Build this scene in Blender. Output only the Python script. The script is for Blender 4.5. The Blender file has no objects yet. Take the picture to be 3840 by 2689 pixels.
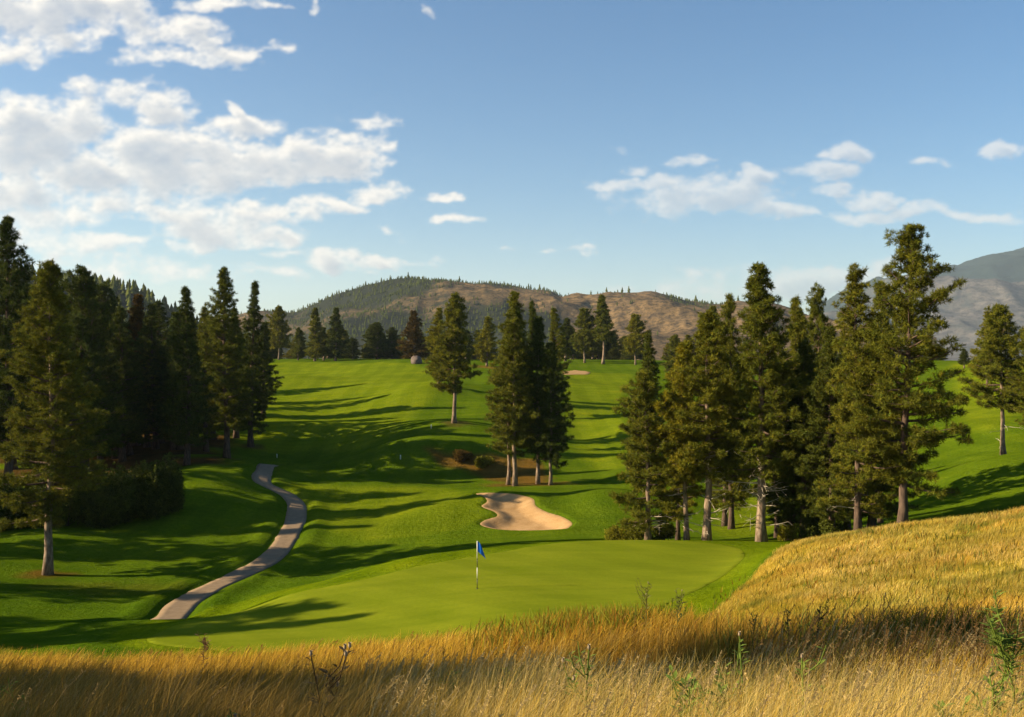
import bpy, math, random
import numpy as np

# ---------------------------------------------------------------- camera, light, exposure
F = 2232.0; U0 = 1148.0; V0 = 804.0            # focal length and centre in 2296-wide picture units
SC = bpy.context.scene
COL = SC.collection
cd = bpy.data.cameras.new('camera'); cam = bpy.data.objects.new('camera', cd); COL.objects.link(cam)
cd.sensor_width = 36.0; cd.lens = 36.0 * F / 2296.0
cd.clip_start = 0.1; cd.clip_end = 60000
cam.location = (0, 0, 0); cam.rotation_euler = (math.radians(90), 0, 0)
SC.camera = cam

SUN_EL = math.radians(23.5)
SHADOW = (1.0, 0.10)                            # horizontal direction the shadows fall
ln = math.hypot(*SHADOW); SD = (SHADOW[0] / ln, SHADOW[1] / ln)
from mathutils import Vector
sd = bpy.data.lights.new('sun', 'SUN'); so = bpy.data.objects.new('sun', sd); COL.objects.link(so)
sd.energy = 5.0; sd.angle = math.radians(0.5); sd.color = (1.0, 0.82, 0.56)
travel = Vector((SD[0] * math.cos(SUN_EL), SD[1] * math.cos(SUN_EL), -math.sin(SUN_EL)))
so.rotation_euler = travel.to_track_quat('-Z', 'Y').to_euler()
so.location = (-60, -10, 60)

SC.view_settings.view_transform = 'Standard'
SC.view_settings.look = 'None'
SC.view_settings.exposure = 1.4
SC.view_settings.gamma = 1.0
SC.view_settings.use_curve_mapping = False
SC.cycles.max_bounces = 5
SC.cycles.diffuse_bounces = 2
SC.cycles.transmission_bounces = 3
SC.cycles.transparent_max_bounces = 6
SC.cycles.volume_bounces = 0

# ---------------------------------------------------------------- node helpers
def new_mat(name):
    m = bpy.data.materials.new(name); m.use_nodes = True
    nt = m.node_tree; nt.nodes.clear()
    return m, nt
def N(nt, typ, **kw):
    n = nt.nodes.new(typ)
    for k, v in kw.items():
        if k == 'inp':
            for i, val in v.items():
                n.inputs[i].default_value = val
        else: setattr(n, k, v)
    return n
def L(nt, a, b): nt.links.new(a, b)
def math_node(nt, op, a, b=None, c=None, clamp=False):
    n = nt.nodes.new('ShaderNodeMath'); n.operation = op; n.use_clamp = clamp
    for i, x in enumerate((a, b, c)):
        if x is None: continue
        if isinstance(x, (int, float)): n.inputs[i].default_value = x
        else: nt.links.new(x, n.inputs[i])
    return n.outputs[0]
def ramp(nt, fac, stops):
    r = nt.nodes.new('ShaderNodeValToRGB')
    els = r.color_ramp.elements
    while len(els) < len(stops): els.new(0.5)
    for e, (p, c) in zip(els, stops):
        e.position = p; e.color = (*c, 1) if len(c) == 3 else c
    nt.links.new(fac, r.inputs[0]); return r.outputs[0]
def mixc(nt, fac, a, b, mode='MIX'):
    n = nt.nodes.new('ShaderNodeMix'); n.data_type = 'RGBA'; n.blend_type = mode
    for sock, x in ((n.inputs[0], fac), (n.inputs[6], a), (n.inputs[7], b)):
        if isinstance(x, (int, float)): sock.default_value = x
        elif isinstance(x, tuple): sock.default_value = (*x, 1)
        else: nt.links.new(x, sock)
    return n.outputs[2]
def noise(nt, vec, scale, detail=4, rough=0.55, dist=0.0):
    n = nt.nodes.new('ShaderNodeTexNoise'); n.inputs['Scale'].default_value = scale
    n.inputs['Detail'].default_value = detail; n.inputs['Roughness'].default_value = rough
    n.inputs['Distortion'].default_value = dist
    if vec is not None: nt.links.new(vec, n.inputs['Vector'])
    return n.outputs['Fac']
def mapr(nt, x, a, b, c=0.0, d=1.0, smooth=False):
    n = nt.nodes.new('ShaderNodeMapRange'); n.clamp = True
    n.interpolation_type = 'SMOOTHSTEP' if smooth else 'LINEAR'
    nt.links.new(x, n.inputs[0])
    for i, v in enumerate((a, b, c, d)): n.inputs[i + 1].default_value = v
    return n.outputs[0]

# ---------------------------------------------------------------- world: sky and clouds (in azimuth, elevation)
W = bpy.data.worlds.new('World'); SC.world = W; W.use_nodes = True
wt = W.node_tree; wt.nodes.clear()
sky = N(wt, 'ShaderNodeTexSky', sky_type='NISHITA', sun_disc=False)
sky.sun_elevation = SUN_EL
sky.sun_rotation = math.atan2(-SD[0], -SD[1])
sky.altitude = 600; sky.air_density = 1.0; sky.dust_density = 0.6; sky.ozone_density = 1.6

CL = [(40,20,230,60,1),(230,25,120,52,1),(400,72,80,36,1),(130,100,120,26,.8),(45,120,70,30,.9),(480,6,90,16,.9),(600,2,60,8,.4),
 (400,128,125,24,.9),(510,116,70,18,.8),(605,114,50,10,.6),(185,198,38,16,.8),(290,216,75,30,.9),(370,242,66,34,.95),(530,246,24,26,.9),
 (90,282,150,60,1.1),(50,340,140,60,1.1),(330,330,150,50,1.1),(420,378,240,58,1.2),(230,405,170,60,1.15),(565,290,76,24,1),(745,348,105,46,1.1),
 (620,372,150,38,1.1),(855,340,18,14,.6),(480,275,40,18,.7),(75,225,70,22,.5),(50,445,130,40,.8),(100,490,100,28,.8),(30,400,110,20,.9),
 (220,545,120,20,.5),(265,545,55,13,.6),(410,470,100,30,1),(480,515,110,38,1),(620,480,100,28,.95),(430,550,60,15,.8),(560,530,110,20,.8),
 (855,428,72,24,1),(775,466,70,14,.6),(700,460,60,14,.6),(1005,438,48,13,.75),(1030,503,56,11,.7),(890,517,25,8,.5),(635,562,30,13,.55),(745,582,66,18,.85),
 (850,582,50,12,.75),(780,600,40,8,.5),(640,618,36,9,.35),(230,600,230,22,.22),(40,560,140,36,.35),(960,578,40,6,.25),
 (1450,412,115,18,.95),(1500,447,105,34,1.0),(1610,432,140,36,1.0),(1720,385,54,20,.8),(1832,390,58,22,.85),(1890,345,44,17,.9),(1535,367,34,10,.6),
 (1420,372,45,10,.35),(1750,470,70,17,.9),(1920,427,50,13,.8),(1970,446,44,14,.8),(1990,476,130,13,.7),(2170,483,90,11,.85),(2250,342,60,11,.7),
 (2085,366,40,7,.3),(1430,475,18,12,.6),(1820,640,95,28,1.25),(1905,618,75,24,1.2),(1750,655,60,14,1.1),(1570,645,150,28,.6),(1500,662,40,13,1.1),(1600,610,120,12,.25),
 (1270,552,28,6,.4),(1170,550,24,5,.25),(945,33,16,9,.2),(685,4,12,10,.5),(830,300,20,8,.2),(820,270,40,8,.15),(1990,600,80,16,.35)]
SKY_STR = 0.057
skyc = N(wt, 'ShaderNodeHueSaturation', inp={'Saturation': 1.30, 'Value': 1.0}); L(wt, sky.outputs[0], skyc.inputs['Color'])
bg = N(wt, 'ShaderNodeBackground', inp={'Strength': SKY_STR}); L(wt, skyc.outputs[0], bg.inputs[0])
wo = N(wt, 'ShaderNodeOutputWorld'); L(wt, bg.outputs[0], wo.inputs[0])

# ---------------------------------------------------------------- terrain height
def pchip(x, y, xq):
    x = np.asarray(x, float); y = np.asarray(y, float)
    h = np.diff(x); d = np.diff(y, axis=0) / (h[:, None] if y.ndim > 1 else h)
    m = np.zeros_like(y)
    a, b = d[:-1], d[1:]
    s = (a * b) > 0
    hm = np.where(s, 2 * a * b / np.where(s, a + b, 1), 0)
    m[1:-1] = hm; m[0] = d[0]; m[-1] = d[-1]
    xq = np.clip(xq, x[0], x[-1])
    i = np.clip(np.searchsorted(x, xq) - 1, 0, len(x) - 2)
    t = (xq - x[i]) / h[i]; hh = h[i]
    if y.ndim > 1: t = t[:, None]; hh = hh[:, None]
    return ((2*t**3 - 3*t**2 + 1) * y[i] + (t**3 - 2*t**2 + t) * hh * m[i] + (-2*t**3 + 3*t**2) * y[i+1] + (t**3 - t**2) * hh * m[i+1])
def zv(z, y): return V0 - F * z / y
NEAR = [(1.0, zv(-1.30, 1.0)), (2.0, zv(-1.45, 2.0)), (4.5, zv(-1.95, 4.5)), (8, zv(-2.90, 8)), (12, zv(-4.12, 12))]
FAR = [(420, zv(-10, 420)), (600, zv(-30, 600)), (1000, zv(-45, 1000)), (14000, zv(-60, 14000))]
COLS = {
 -400: [(20,1470),(30,1440),(42,1370),(50,1330),(65,1240),(80,1150),(110,1030),(150,920),(220,845),(300,812)],
 0: [(16,1536),(20,1496),(25,1524),(32,1530),(42,1445),(50,1398),(60,1312),(65,1287),(80,1195),(95,1110),(120,1010),(150,935),(220,855),(300,813)],
 200: [(16,1536),(20,1498),(26,1532),(32,1520),(40,1450),(46,1412),(52,1392),(60,1325),(65,1296),(80,1200),(95,1120),(120,1010),(150,940),(220,860),(300,812)],
 430: [(16,1532),(20,1490),(26,1528),(32,1515),(42,1423),(46,1386),(50,1400),(56,1364),(65,1295),(75,1216),(90,1118),(105,1052),(120,1000),(140,958),(180,890),(250,825),(300,807),(340,812)],
 700: [(16,1524),(20,1474),(26,1521),(32,1505),(42,1410),(46,1362),(50,1316),(54,1312),(60,1310),(66,1283),(75,1225),(90,1145),(105,1085),(120,1030),(140,965),(170,900),(200,862),(240,826),(280,807),(310,804),(350,812)],
 950: [(16,1508),(20,1450),(26,1505),(32,1485),(40,1405),(45,1342),(50,1290),(56,1243),(61,1247),(67,1243),(75,1207),(85,1152),(100,1090),(108,1056),(116,1006),(125,968),(140,938),(170,880),(200,842),(235,815),(270,805),(320,806),(350,812)],
 1148: [(16,1494),(20,1430),(26,1492),(32,1470),(38,1398),(45,1325),(52,1266),(58,1222),(63,1227),(70,1215),(78,1192),(83,1146),(88,1105),(95,1095),(100,1086),(106,1064),(113,1030),(122,985),(135,945),(170,882),(200,850),(240,824),(280,808),(330,808)],
 1300: [(16,1466),(19,1412),(25,1480),(32,1455),(38,1388),(45,1325),(52,1262),(59,1212),(64,1216),(72,1206),(80,1168),(90,1112),(100,1086),(108,1060),(120,1012),(140,960),(170,900),(200,860),(240,836),(280,812),(310,805),(350,810)],
 1500: [(15,1462),(18,1408),(24,1460),(31,1430),(38,1372),(45,1318),(52,1262),(59,1210),(64,1213),(75,1192),(90,1115),(110,1040),(140,960),(180,890),(240,835),(300,808),(350,812)],
 1620: [(14,1464),(17,1414),(22,1440),(27,1412),(32,1386),(38,1352),(45,1306),(52,1260),(60,1211),(66,1212),(80,1165),(100,1085),(130,985),(180,890),(240,836),(300,810),(350,812)],
 1800: [(12,1480),(15,1424),(19,1432),(25,1385),(32,1325),(40,1265),(46,1222),(50,1212),(54,1222),(60,1212),(75,1160),(95,1085),(130,980),(180,890),(240,836),(300,810),(350,812)],
 2050: [(12,1478),(14,1424),(18,1425),(24,1375),(32,1290),(40,1206),(45,1174),(50,1184),(58,1182),(70,1150),(80,1118),(95,1060),(120,985),(150,920),(190,855),(230,814),(260,808),(340,820)],
 2296: [(12,1465),(14,1420),(18,1412),(24,1345),(32,1240),(38,1160),(42,1142),(47,1160),(55,1150),(70,1100),(90,1020),(110,960),(140,890),(170,840),(200,812),(230,808),(340,830)],
 2700: [(12,1450),(14,1410),(18,1390),(24,1290),(34,1110),(42,1030),(50,1050),(70,1030),(90,970),(140,865),(200,806),(340,830)],
}
LY = np.linspace(math.log(1.0), math.log(14000.0), 1100)
us = sorted(COLS)
S = np.zeros((len(us), len(LY)))
for k, u in enumerate(us):
    pts = [(y, v) for y, v in NEAR if y < COLS[u][0][0]] + COLS[u] + FAR
    yy = np.array([p[0] for p in pts], float); ss = -(np.array([p[1] for p in pts]) - V0) / F
    S[k] = pchip(np.log(yy), ss, LY)
UG = np.linspace(us[0], us[-1], 620)
SG = pchip(us, S, UG)
def blur(A, n):
    for _ in range(n):
        B = np.pad(A, 1, mode='edge')
        A = (B[:-2, 1:-1] + 2 * B[1:-1, 1:-1] + B[2:, 1:-1]) / 4
        B = np.pad(A, 1, mode='edge')
        A = (B[1:-1, :-2] + 2 * B[1:-1, 1:-1] + B[1:-1, 2:]) / 4
    return A
SG = blur(SG, 14)
for _ in range(60):                         # extra smoothing across the columns
    B = np.pad(SG, ((1, 1), (0, 0)), mode='edge'); SG = (B[:-2] + 2 * B[1:-1] + B[2:]) / 4

_rng = np.random.default_rng(5)
_waves = [(_rng.uniform(-1, 1), _rng.uniform(-1, 1), _rng.uniform(0, 6.28)) for _ in range(16)]
def swell(x, y):
    s = 0
    for i, (a, b, p) in enumerate(_waves):
        wl = 11 + 2.2 * i
        n = math.hypot(a, b)
        s = s + np.sin((a * x + 1.6 * b * y) / n * 2 * math.pi / wl + p) * (0.012 * wl ** 0.8 / 3)
    return s
def smooth(t): t = np.clip(t, 0, 1); return t * t * (3 - 2 * t)
def vnoise(x, y, seed=0):
    xi = np.floor(x).astype(np.int64); yi = np.floor(y).astype(np.int64); fx = x - xi; fy = y - yi
    fx = fx * fx * (3 - 2 * fx); fy = fy * fy * (3 - 2 * fy)
    def hsh(a, b):
        n = (a * 374761393 + b * 668265263 + seed * 974634777) & 0x7fffffff
        n = ((n ^ (n >> 13)) * 1274126177) & 0x7fffffff
        return ((n ^ (n >> 16)) & 0xffff) / 65535.0
    return (hsh(xi, yi) * (1 - fx) + hsh(xi + 1, yi) * fx) * (1 - fy) + (hsh(xi, yi + 1) * (1 - fx) + hsh(xi + 1, yi + 1) * fx) * fy
def fbm(x, y, o=5, seed=0, ridged=False):
    s = 0; a = 0.5; t = 0
    for k in range(o):
        n = vnoise(x * 2 ** k + 17.3 * k, y * 2 ** k - 9.1 * k, seed + k)
        if ridged: n = 1 - np.abs(2 * n - 1)
        s = s + a * n; t += a; a *= 0.5
    return s / t
TMAX = math.atan((us[-1] - U0) / F); TMIN = math.atan((us[0] - U0) / F)
BUMPS = [(-45, 200, 14, 9, 1.7), (-14, 168, 8, 12, 1.6), (-7, 127, 7, 5, 0.9), (-6.5, 84, 3.5, 4, 0.7), (8.5, 86, 4, 6, 1.1), (-30, 95, 7, 11, 1.5), (-35, 76, 6, 7, 0.9), (-17, 101, 6, 4, 0.8),
         (-15, 81, 5, 4, 0.6), (-11, 116, 7, 4, 0.9), (17, 135, 5, 12, 1.3), (52, 115, 9, 8, 1.2), (40, 85, 7, 6, 0.8), (12, 225, 12, 8, 1.1), (-22, 236, 15, 7, 1.0), (-48, 150, 8, 8, 1.2), (-27, 140, 8, 5, 0.9), (5, 200, 8, 12, 1.2)]
def Hraw(x, y):
    x = np.asarray(x, float); y = np.asarray(y, float)
    r = np.hypot(x, y); th = np.clip(np.arctan2(x, y), TMIN, TMAX)
    ye = np.maximum(r * np.cos(th), 1.0)
    u = U0 + F * np.tan(th)
    fu = (u - UG[0]) / (UG[1] - UG[0]); fy = (np.log(ye) - LY[0]) / (LY[1] - LY[0])
    iu = np.clip(fu.astype(int), 0, len(UG) - 2); iy = np.clip(fy.astype(int), 0, len(LY) - 2)
    a = np.clip(fu - iu, 0, 1); b = np.clip(fy - iy, 0, 1)
    s = (SG[iu, iy] * (1-a) + SG[iu+1, iy] * a) * (1-b) + (SG[iu, iy+1] * (1-a) + SG[iu+1, iy+1] * a) * b
    z = s * ye
    amp = smooth((r - 60) / 30) * (1 - smooth((r - 240) / 60))
    z = z + swell(x, y) * amp * 1.0
    for bx_, by_, rx_, ry_, bh in BUMPS:
        z = z + bh * np.exp(-((x - bx_) / rx_) ** 2 - ((y - by_) / ry_) ** 2)
    amp2 = 1 - smooth((r - 14) / 10)
    z = z + (vnoise(x * 0.8, y * 0.8, 3) - 0.5) * 0.16 * amp2 * smooth((r - 2) / 3)
    return z
BUNK = None
def inpoly(px, py, poly):
    poly = np.asarray(poly); n = len(poly); c = np.zeros(np.shape(px), bool); j = n - 1
    for i in range(n):
        xi, yi = poly[i]; xj, yj = poly[j]
        cond = ((yi > py) != (yj > py)) & (px < (xj - xi) * (py - yi) / (yj - yi + 1e-12) + xi)
        c ^= cond; j = i
    return c
def polydist(px, py, poly, closed=True):
    poly = np.asarray(poly, float); d = np.full(np.shape(px), 1e9)
    rng_ = range(len(poly)) if closed else range(len(poly) - 1)
    for i in rng_:
        a = poly[i]; b = poly[(i + 1) % len(poly)]; ab = b - a
        t = np.clip(((px - a[0]) * ab[0] + (py - a[1]) * ab[1]) / (ab @ ab + 1e-9), 0, 1)
        d = np.minimum(d, np.hypot(px - a[0] - t * ab[0], py - a[1] - t * ab[1]))
    return d
def hit(u, v, y0=34.0, y1=420.0):
    ys = np.exp(np.linspace(math.log(y0), math.log(y1), 4000)); xs = (u - U0) / F * ys
    g = Hraw(xs, ys); vv = V0 - F * g / ys
    k = np.where(vv <= v)[0]
    i = k[0] if len(k) else int(np.argmin(vv))
    return float(xs[i]), float(ys[i])
def catmull(pts, n=10, closed=False):
    P = np.asarray(pts, float); out = []; m = len(P)
    for i in range(m if closed else m - 1):
        p0 = P[(i - 1) % m] if closed or i > 0 else P[0]; p1 = P[i]; p2 = P[(i + 1) % m]
        p3 = P[(i + 2) % m] if closed or i + 2 < m else P[-1]
        for t in np.linspace(0, 1, n, endpoint=False):
            out.append(0.5 * ((2*p1) + (-p0+p2)*t + (2*p0-5*p1+4*p2-p3)*t*t + (-p0+3*p1-3*p2+p3)*t**3))
    if not closed: out.append(P[-1])
    return np.array(out)
GREEN_PX = [(330,1432),(560,1366),(760,1312),(950,1268),(1110,1241),(1250,1219),(1400,1212),(1560,1216),(1650,1228),(1668,1250),(1630,1285),(1560,1325),(1500,1352),(1440,1395),(1200,1440),(800,1460),(500,1460)]
BUNK_PX = [(1068,1107),(1125,1106),(1179,1113),(1197,1120),(1201,1134),(1227,1149),(1257,1158),(1281,1171),(1279,1181),(1257,1188),(1182,1191),(1119,1188),(1078,1178),(1087,1167),(1114,1158),(1108,1148),(1080,1136),(1092,1122)]
BUNK = catmull([hit(*p) for p in BUNK_PX], 6, True)
PATH_PX = [(365,1392),(412,1352),(470,1318),(540,1286),(596,1258),(634,1220),(655,1182),(665,1150),(663,1128),(645,1110),(612,1094),(588,1080),(588,1064),(600,1042)]
pc = [hit(u, v, 50.0) for u, v in PATH_PX]
pc = [(pc[0][0] - 1.6, pc[0][1] - 2.6)] + pc + [(pc[-1][0] + 0.8, pc[-1][1] + 2.5)]
PATH = catmull(pc, 8)
PW = 0.88
def H(x, y):
    z = Hraw(x, y)
    x = np.asarray(x, float); y = np.asarray(y, float)
    m = (y > 60) & (y < 110) & (x > -20) & (x < 20)
    if np.any(m):
        xm = x[m] if x.ndim else x[None]; ym = y[m] if y.ndim else y[None]
        d = polydist(xm, ym, BUNK); ins = inpoly(xm, ym, BUNK)
        dz = np.where(ins, -0.45 * smooth(d / 1.6), 0.13 * np.exp(-(d / 1.3) ** 2) * (1 - np.exp(-(d / 0.25) ** 2)))
        if z.ndim: z[m] += dz
        else: z = z + float(dz[0])
    m = (y > 35) & (y < 130) & (x < -8) & (x > -40)
    if np.any(m):
        xm = x[m] if x.ndim else x[None]; ym = y[m] if y.ndim else y[None]
        d = polydist(xm, ym, PATH, False)
        dz = -0.10 * (1 - smooth((d - PW) / 0.5)) + 0.22 * np.exp(-((d - PW - 1.1) / 0.8) ** 2)
        if z.ndim: z[m] += dz
        else: z = z + float(dz[0])
    return z
def H1(x, y): return float(H(np.array([x], float), np.array([y], float))[0])

# ---------------------------------------------------------------- mesh helpers
def mesh_obj(name, V, faces, mat, parent=None, colors=None, smoothf=False, loc=None):
    """faces: one int array (M,k) or list of them; colors: per-vertex rgb"""
    if not isinstance(faces, list): faces = [faces]
    V = np.asarray(V, np.float32)
    me = bpy.data.meshes.new(name)
    me.vertices.add(len(V)); me.vertices.foreach_set('co', V.ravel())
    loops = np.concatenate([f.ravel() for f in faces]).astype(np.int32)
    tot = np.concatenate([np.full(len(f), f.shape[1]) for f in faces]).astype(np.int32)
    st = np.concatenate([[0], np.cumsum(tot)[:-1]]).astype(np.int32)
    me.loops.add(len(loops)); me.loops.foreach_set('vertex_index', loops)
    me.polygons.add(len(tot)); me.polygons.foreach_set('loop_start', st); me.polygons.foreach_set('loop_total', tot)
    if smoothf: me.polygons.foreach_set('use_smooth', np.ones(len(tot), bool))
    me.update(calc_edges=True)
    if colors is not None:
        at = me.color_attributes.new('tint', 'FLOAT_COLOR', 'POINT')
        c = np.ones((len(V), 4), np.float32); c[:, :3] = colors
        at.data.foreach_set('color', c.ravel())
    if mat is not None: me.materials.append(mat)
    o = bpy.data.objects.new(name, me); COL.objects.link(o)
    if parent is not None: o.parent = parent
    if loc is not None: o.location = loc
    return o
def empty(name, loc=(0, 0, 0), rz=0.0):
    o = bpy.data.objects.new(name, None); COL.objects.link(o)
    o.location = loc; o.rotation_euler = (0, 0, rz); o.empty_display_size = 0.3
    return o
def tag(o, label, cat, group=None):
    o['label'] = label; o['category'] = cat
    if group: o['group'] = group
    return o
def kind(o, k, label=None, cat=None):
    o['kind'] = k
    if label: o['label'] = label
    if cat: o['category'] = cat
    return o
def tube(path, radii, n=6, cap=True):
    P = np.asarray(path, float); m = len(P); R = np.asarray(radii, float)
    T = np.gradient(P, axis=0); T /= np.linalg.norm(T, axis=1)[:, None] + 1e-9
    ref = np.array([0, 0, 1.0]) if abs(T[0, 2]) < 0.9 else np.array([1.0, 0, 0])
    A = np.cross(T, ref); A /= np.linalg.norm(A, axis=1)[:, None] + 1e-9; B = np.cross(T, A)
    ang = np.arange(n) / n * 2 * math.pi
    V = (P[:, None] + R[:, None, None] * (np.cos(ang)[None, :, None] * A[:, None] + np.sin(ang)[None, :, None] * B[:, None])).reshape(-1, 3)
    i = np.arange(m - 1)[:, None] * n; j = np.arange(n)[None]
    Fq = np.stack([i + j, i + (j + 1) % n, i + n + (j + 1) % n, i + n + j], -1).reshape(-1, 4)
    fs = [Fq]
    if cap: fs.append(np.array([[*range((m - 1) * n, m * n)]])); fs.append(np.array([[*range(n - 1, -1, -1)]]))
    return V, fs
class Acc:
    def __init__(s): s.V = []; s.F = {}; s.n = 0; s.C = []
    def add(s, V, fs, col=None):
        if not isinstance(fs, list): fs = [fs]
        s.V.append(np.asarray(V, float))
        for f in fs: s.F.setdefault(f.shape[1], []).append(f + s.n)
        if col is not None: s.C.append(np.broadcast_to(np.asarray(col, float), (len(V), 3)))
        s.n += len(V)
    def build(s, name, mat, parent=None, smoothf=False, loc=None):
        C = np.concatenate(s.C) if s.C else None
        return mesh_obj(name, np.concatenate(s.V), [np.concatenate(f) for f in s.F.values()], mat, parent, C, smoothf, loc)

# ---------------------------------------------------------------- materials
def mat_ground():
    m, nt = new_mat('ground_grass')
    at = N(nt, 'ShaderNodeAttribute', attribute_name='tint'); ge = N(nt, 'ShaderNodeNewGeometry'); P = ge.outputs['Position']
    n1 = noise(nt, P, 0.22, 5, 0.6); n2 = noise(nt, P, 3.0, 5, 0.65); n3 = noise(nt, P, 14.0, 3, 0.7)
    c = mixc(nt, 1.0, at.outputs['Color'], ramp(nt, n1, [(0.3, (0.78, 0.84, 0.80)), (0.55, (1, 1, 1)), (0.75, (1.24, 1.10, 0.9))]), 'MULTIPLY')
    c = mixc(nt, 1.0, c, ramp(nt, n2, [(0.3, (0.78, 0.80, 0.7)), (0.7, (1.18, 1.15, 1.2))]), 'MULTIPLY')
    c = mixc(nt, 1.0, c, ramp(nt, n3, [(0.25, (0.72, 0.75, 0.7)), (0.75, (1.25, 1.2, 1.3))]), 'MULTIPLY')
    ms = N(nt, 'ShaderNodeMapping', inp={2: (0, 0, 0.25), 3: (0.05, 0.9, 1.0)}); L(nt, P, ms.inputs[0]); n5 = noise(nt, ms.outputs[0], 0.8, 4, 0.6)
    c = mixc(nt, 1.0, c, ramp(nt, n5, [(0.32, (0.84, 0.88, 0.85)), (0.68, (1.14, 1.09, 1.1))]), 'MULTIPLY')
    wv = N(nt, 'ShaderNodeTexWave', inp={'Scale': 0.075, 'Distortion': 1.2, 'Detail': 1.0}); wv.bands_direction = 'X'; L(nt, P, wv.inputs['Vector'])
    c = mixc(nt, 1.0, c, ramp(nt, wv.outputs['Fac'], [(0.40, (0.93, 0.95, 0.93)), (0.60, (1.06, 1.05, 1.06))]), 'MULTIPLY')
    bs = N(nt, 'ShaderNodeBsdfPrincipled', inp={'Roughness': 1.0, 'Specular IOR Level': 0.0}); L(nt, c, bs.inputs['Base Color'])
    b1 = N(nt, 'ShaderNodeBump', inp={'Strength': 0.55, 'Distance': 0.10}); L(nt, n3, b1.inputs['Height'])
    b2 = N(nt, 'ShaderNodeBump', inp={'Strength': 0.5, 'Distance': 0.35}); L(nt, n2, b2.inputs['Height']); L(nt, b1.outputs[0], b2.inputs['Normal'])
    L(nt, b2.outputs[0], bs.inputs['Normal'])
    o = N(nt, 'ShaderNodeOutputMaterial'); L(nt, bs.outputs[0], o.inputs[0]); return m
def mat_simple(name, stops, scale, rough=0.8, bump=0.3, bdist=0.05, detail=5, spec=0.2, stretch=(1, 1, 1), coord='pos'):
    m, nt = new_mat(name)
    if coord == 'pos': src = N(nt, 'ShaderNodeNewGeometry').outputs['Position']
    else: src = N(nt, 'ShaderNodeTexCoord').outputs['Object']
    mp = N(nt, 'ShaderNodeMapping', inp={3: stretch}); L(nt, src, mp.inputs[0])
    n1 = noise(nt, mp.outputs[0], scale, detail, 0.65)
    c = ramp(nt, n1, stops)
    bs = N(nt, 'ShaderNodeBsdfPrincipled', inp={'Roughness': rough, 'Specular IOR Level': spec}); L(nt, c, bs.inputs['Base Color'])
    if bump:
        b = N(nt, 'ShaderNodeBump', inp={'Strength': bump, 'Distance': bdist}); L(nt, n1, b.inputs['Height']); L(nt, b.outputs[0], bs.inputs['Normal'])
    o = N(nt, 'ShaderNodeOutputMaterial'); L(nt, bs.outputs[0], o.inputs[0]); return m
def mat_leaf(name, base, trans=0.25, var=0.35, sat=(1, 1, 1)):
    """foliage: own tint per clump in the mesh, times the base colour"""
    m, nt = new_mat(name)
    at = N(nt, 'ShaderNodeAttribute', attribute_name='tint')
    oi = N(nt, 'ShaderNodeObjectInfo')
    c = mixc(nt, 1.0, base, at.outputs['Color'], 'MULTIPLY')
    c = mixc(nt, 1.0, c, ramp(nt, oi.outputs['Random'], [(0, (0.85, 0.9, 0.95)), (1, (1.15, 1.08, 1.0))]), 'MULTIPLY')
    d = N(nt, 'ShaderNodeBsdfPrincipled', inp={'Roughness': 0.8, 'Specular IOR Level': 0.05}); L(nt, c, d.inputs['Base Color'])
    t = N(nt, 'ShaderNodeBsdfTranslucent'); L(nt, c, t.inputs[0])
    mx = N(nt, 'ShaderNodeMixShader', inp={0: trans}); L(nt, d.outputs[0], mx.inputs[1]); L(nt, t.outputs[0], mx.inputs[2])
    o = N(nt, 'ShaderNodeOutputMaterial'); L(nt, mx.outputs[0], o.inputs[0]); return m
def mat_hill(name, straw, soil, dark, scale, lo, hi):
    m, nt = new_mat(name)
    at = N(nt, 'ShaderNodeAttribute', attribute_name='tint'); ge = N(nt, 'ShaderNodeNewGeometry'); P = ge.outputs['Position']
    n1 = noise(nt, P, scale, 7, 0.62); n2 = noise(nt, P, scale * 5, 5, 0.7); n3 = noise(nt, P, scale * 11, 5, 0.75)
    c = mixc(nt, mapr(nt, n2, 0.36, 0.64), straw, soil); c = mixc(nt, 1.0, c, ramp(nt, n3, [(0.38, (0.40, 0.43, 0.46)), (0.58, (1.3, 1.24, 1.16))]), 'MULTIPLY')
    sep = N(nt, 'ShaderNodeSeparateColor'); L(nt, at.outputs['Color'], sep.inputs[0])
    f = math_node(nt, 'ADD', math_node(nt, 'MULTIPLY_ADD', n2, 0.5, n1), math_node(nt, 'MULTIPLY_ADD', n3, 1.3, math_node(nt, 'SUBTRACT', sep.outputs[0], 1.36)))
    fm = mapr(nt, f, lo, hi, 0, 1)
    c = mixc(nt, fm, c, dark)
    bs = N(nt, 'ShaderNodeBsdfPrincipled', inp={'Roughness': 1.0, 'Specular IOR Level': 0.0}); L(nt, c, bs.inputs['Base Color'])
    b = N(nt, 'ShaderNodeBump', inp={'Strength': 0.8, 'Distance': 1.2 / scale * 0.02}); L(nt, n2, b.inputs['Height']); L(nt, b.outputs[0], bs.inputs['Normal'])
    o = N(nt, 'ShaderNodeOutputMaterial'); L(nt, bs.outputs[0], o.inputs[0]); return m

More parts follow.
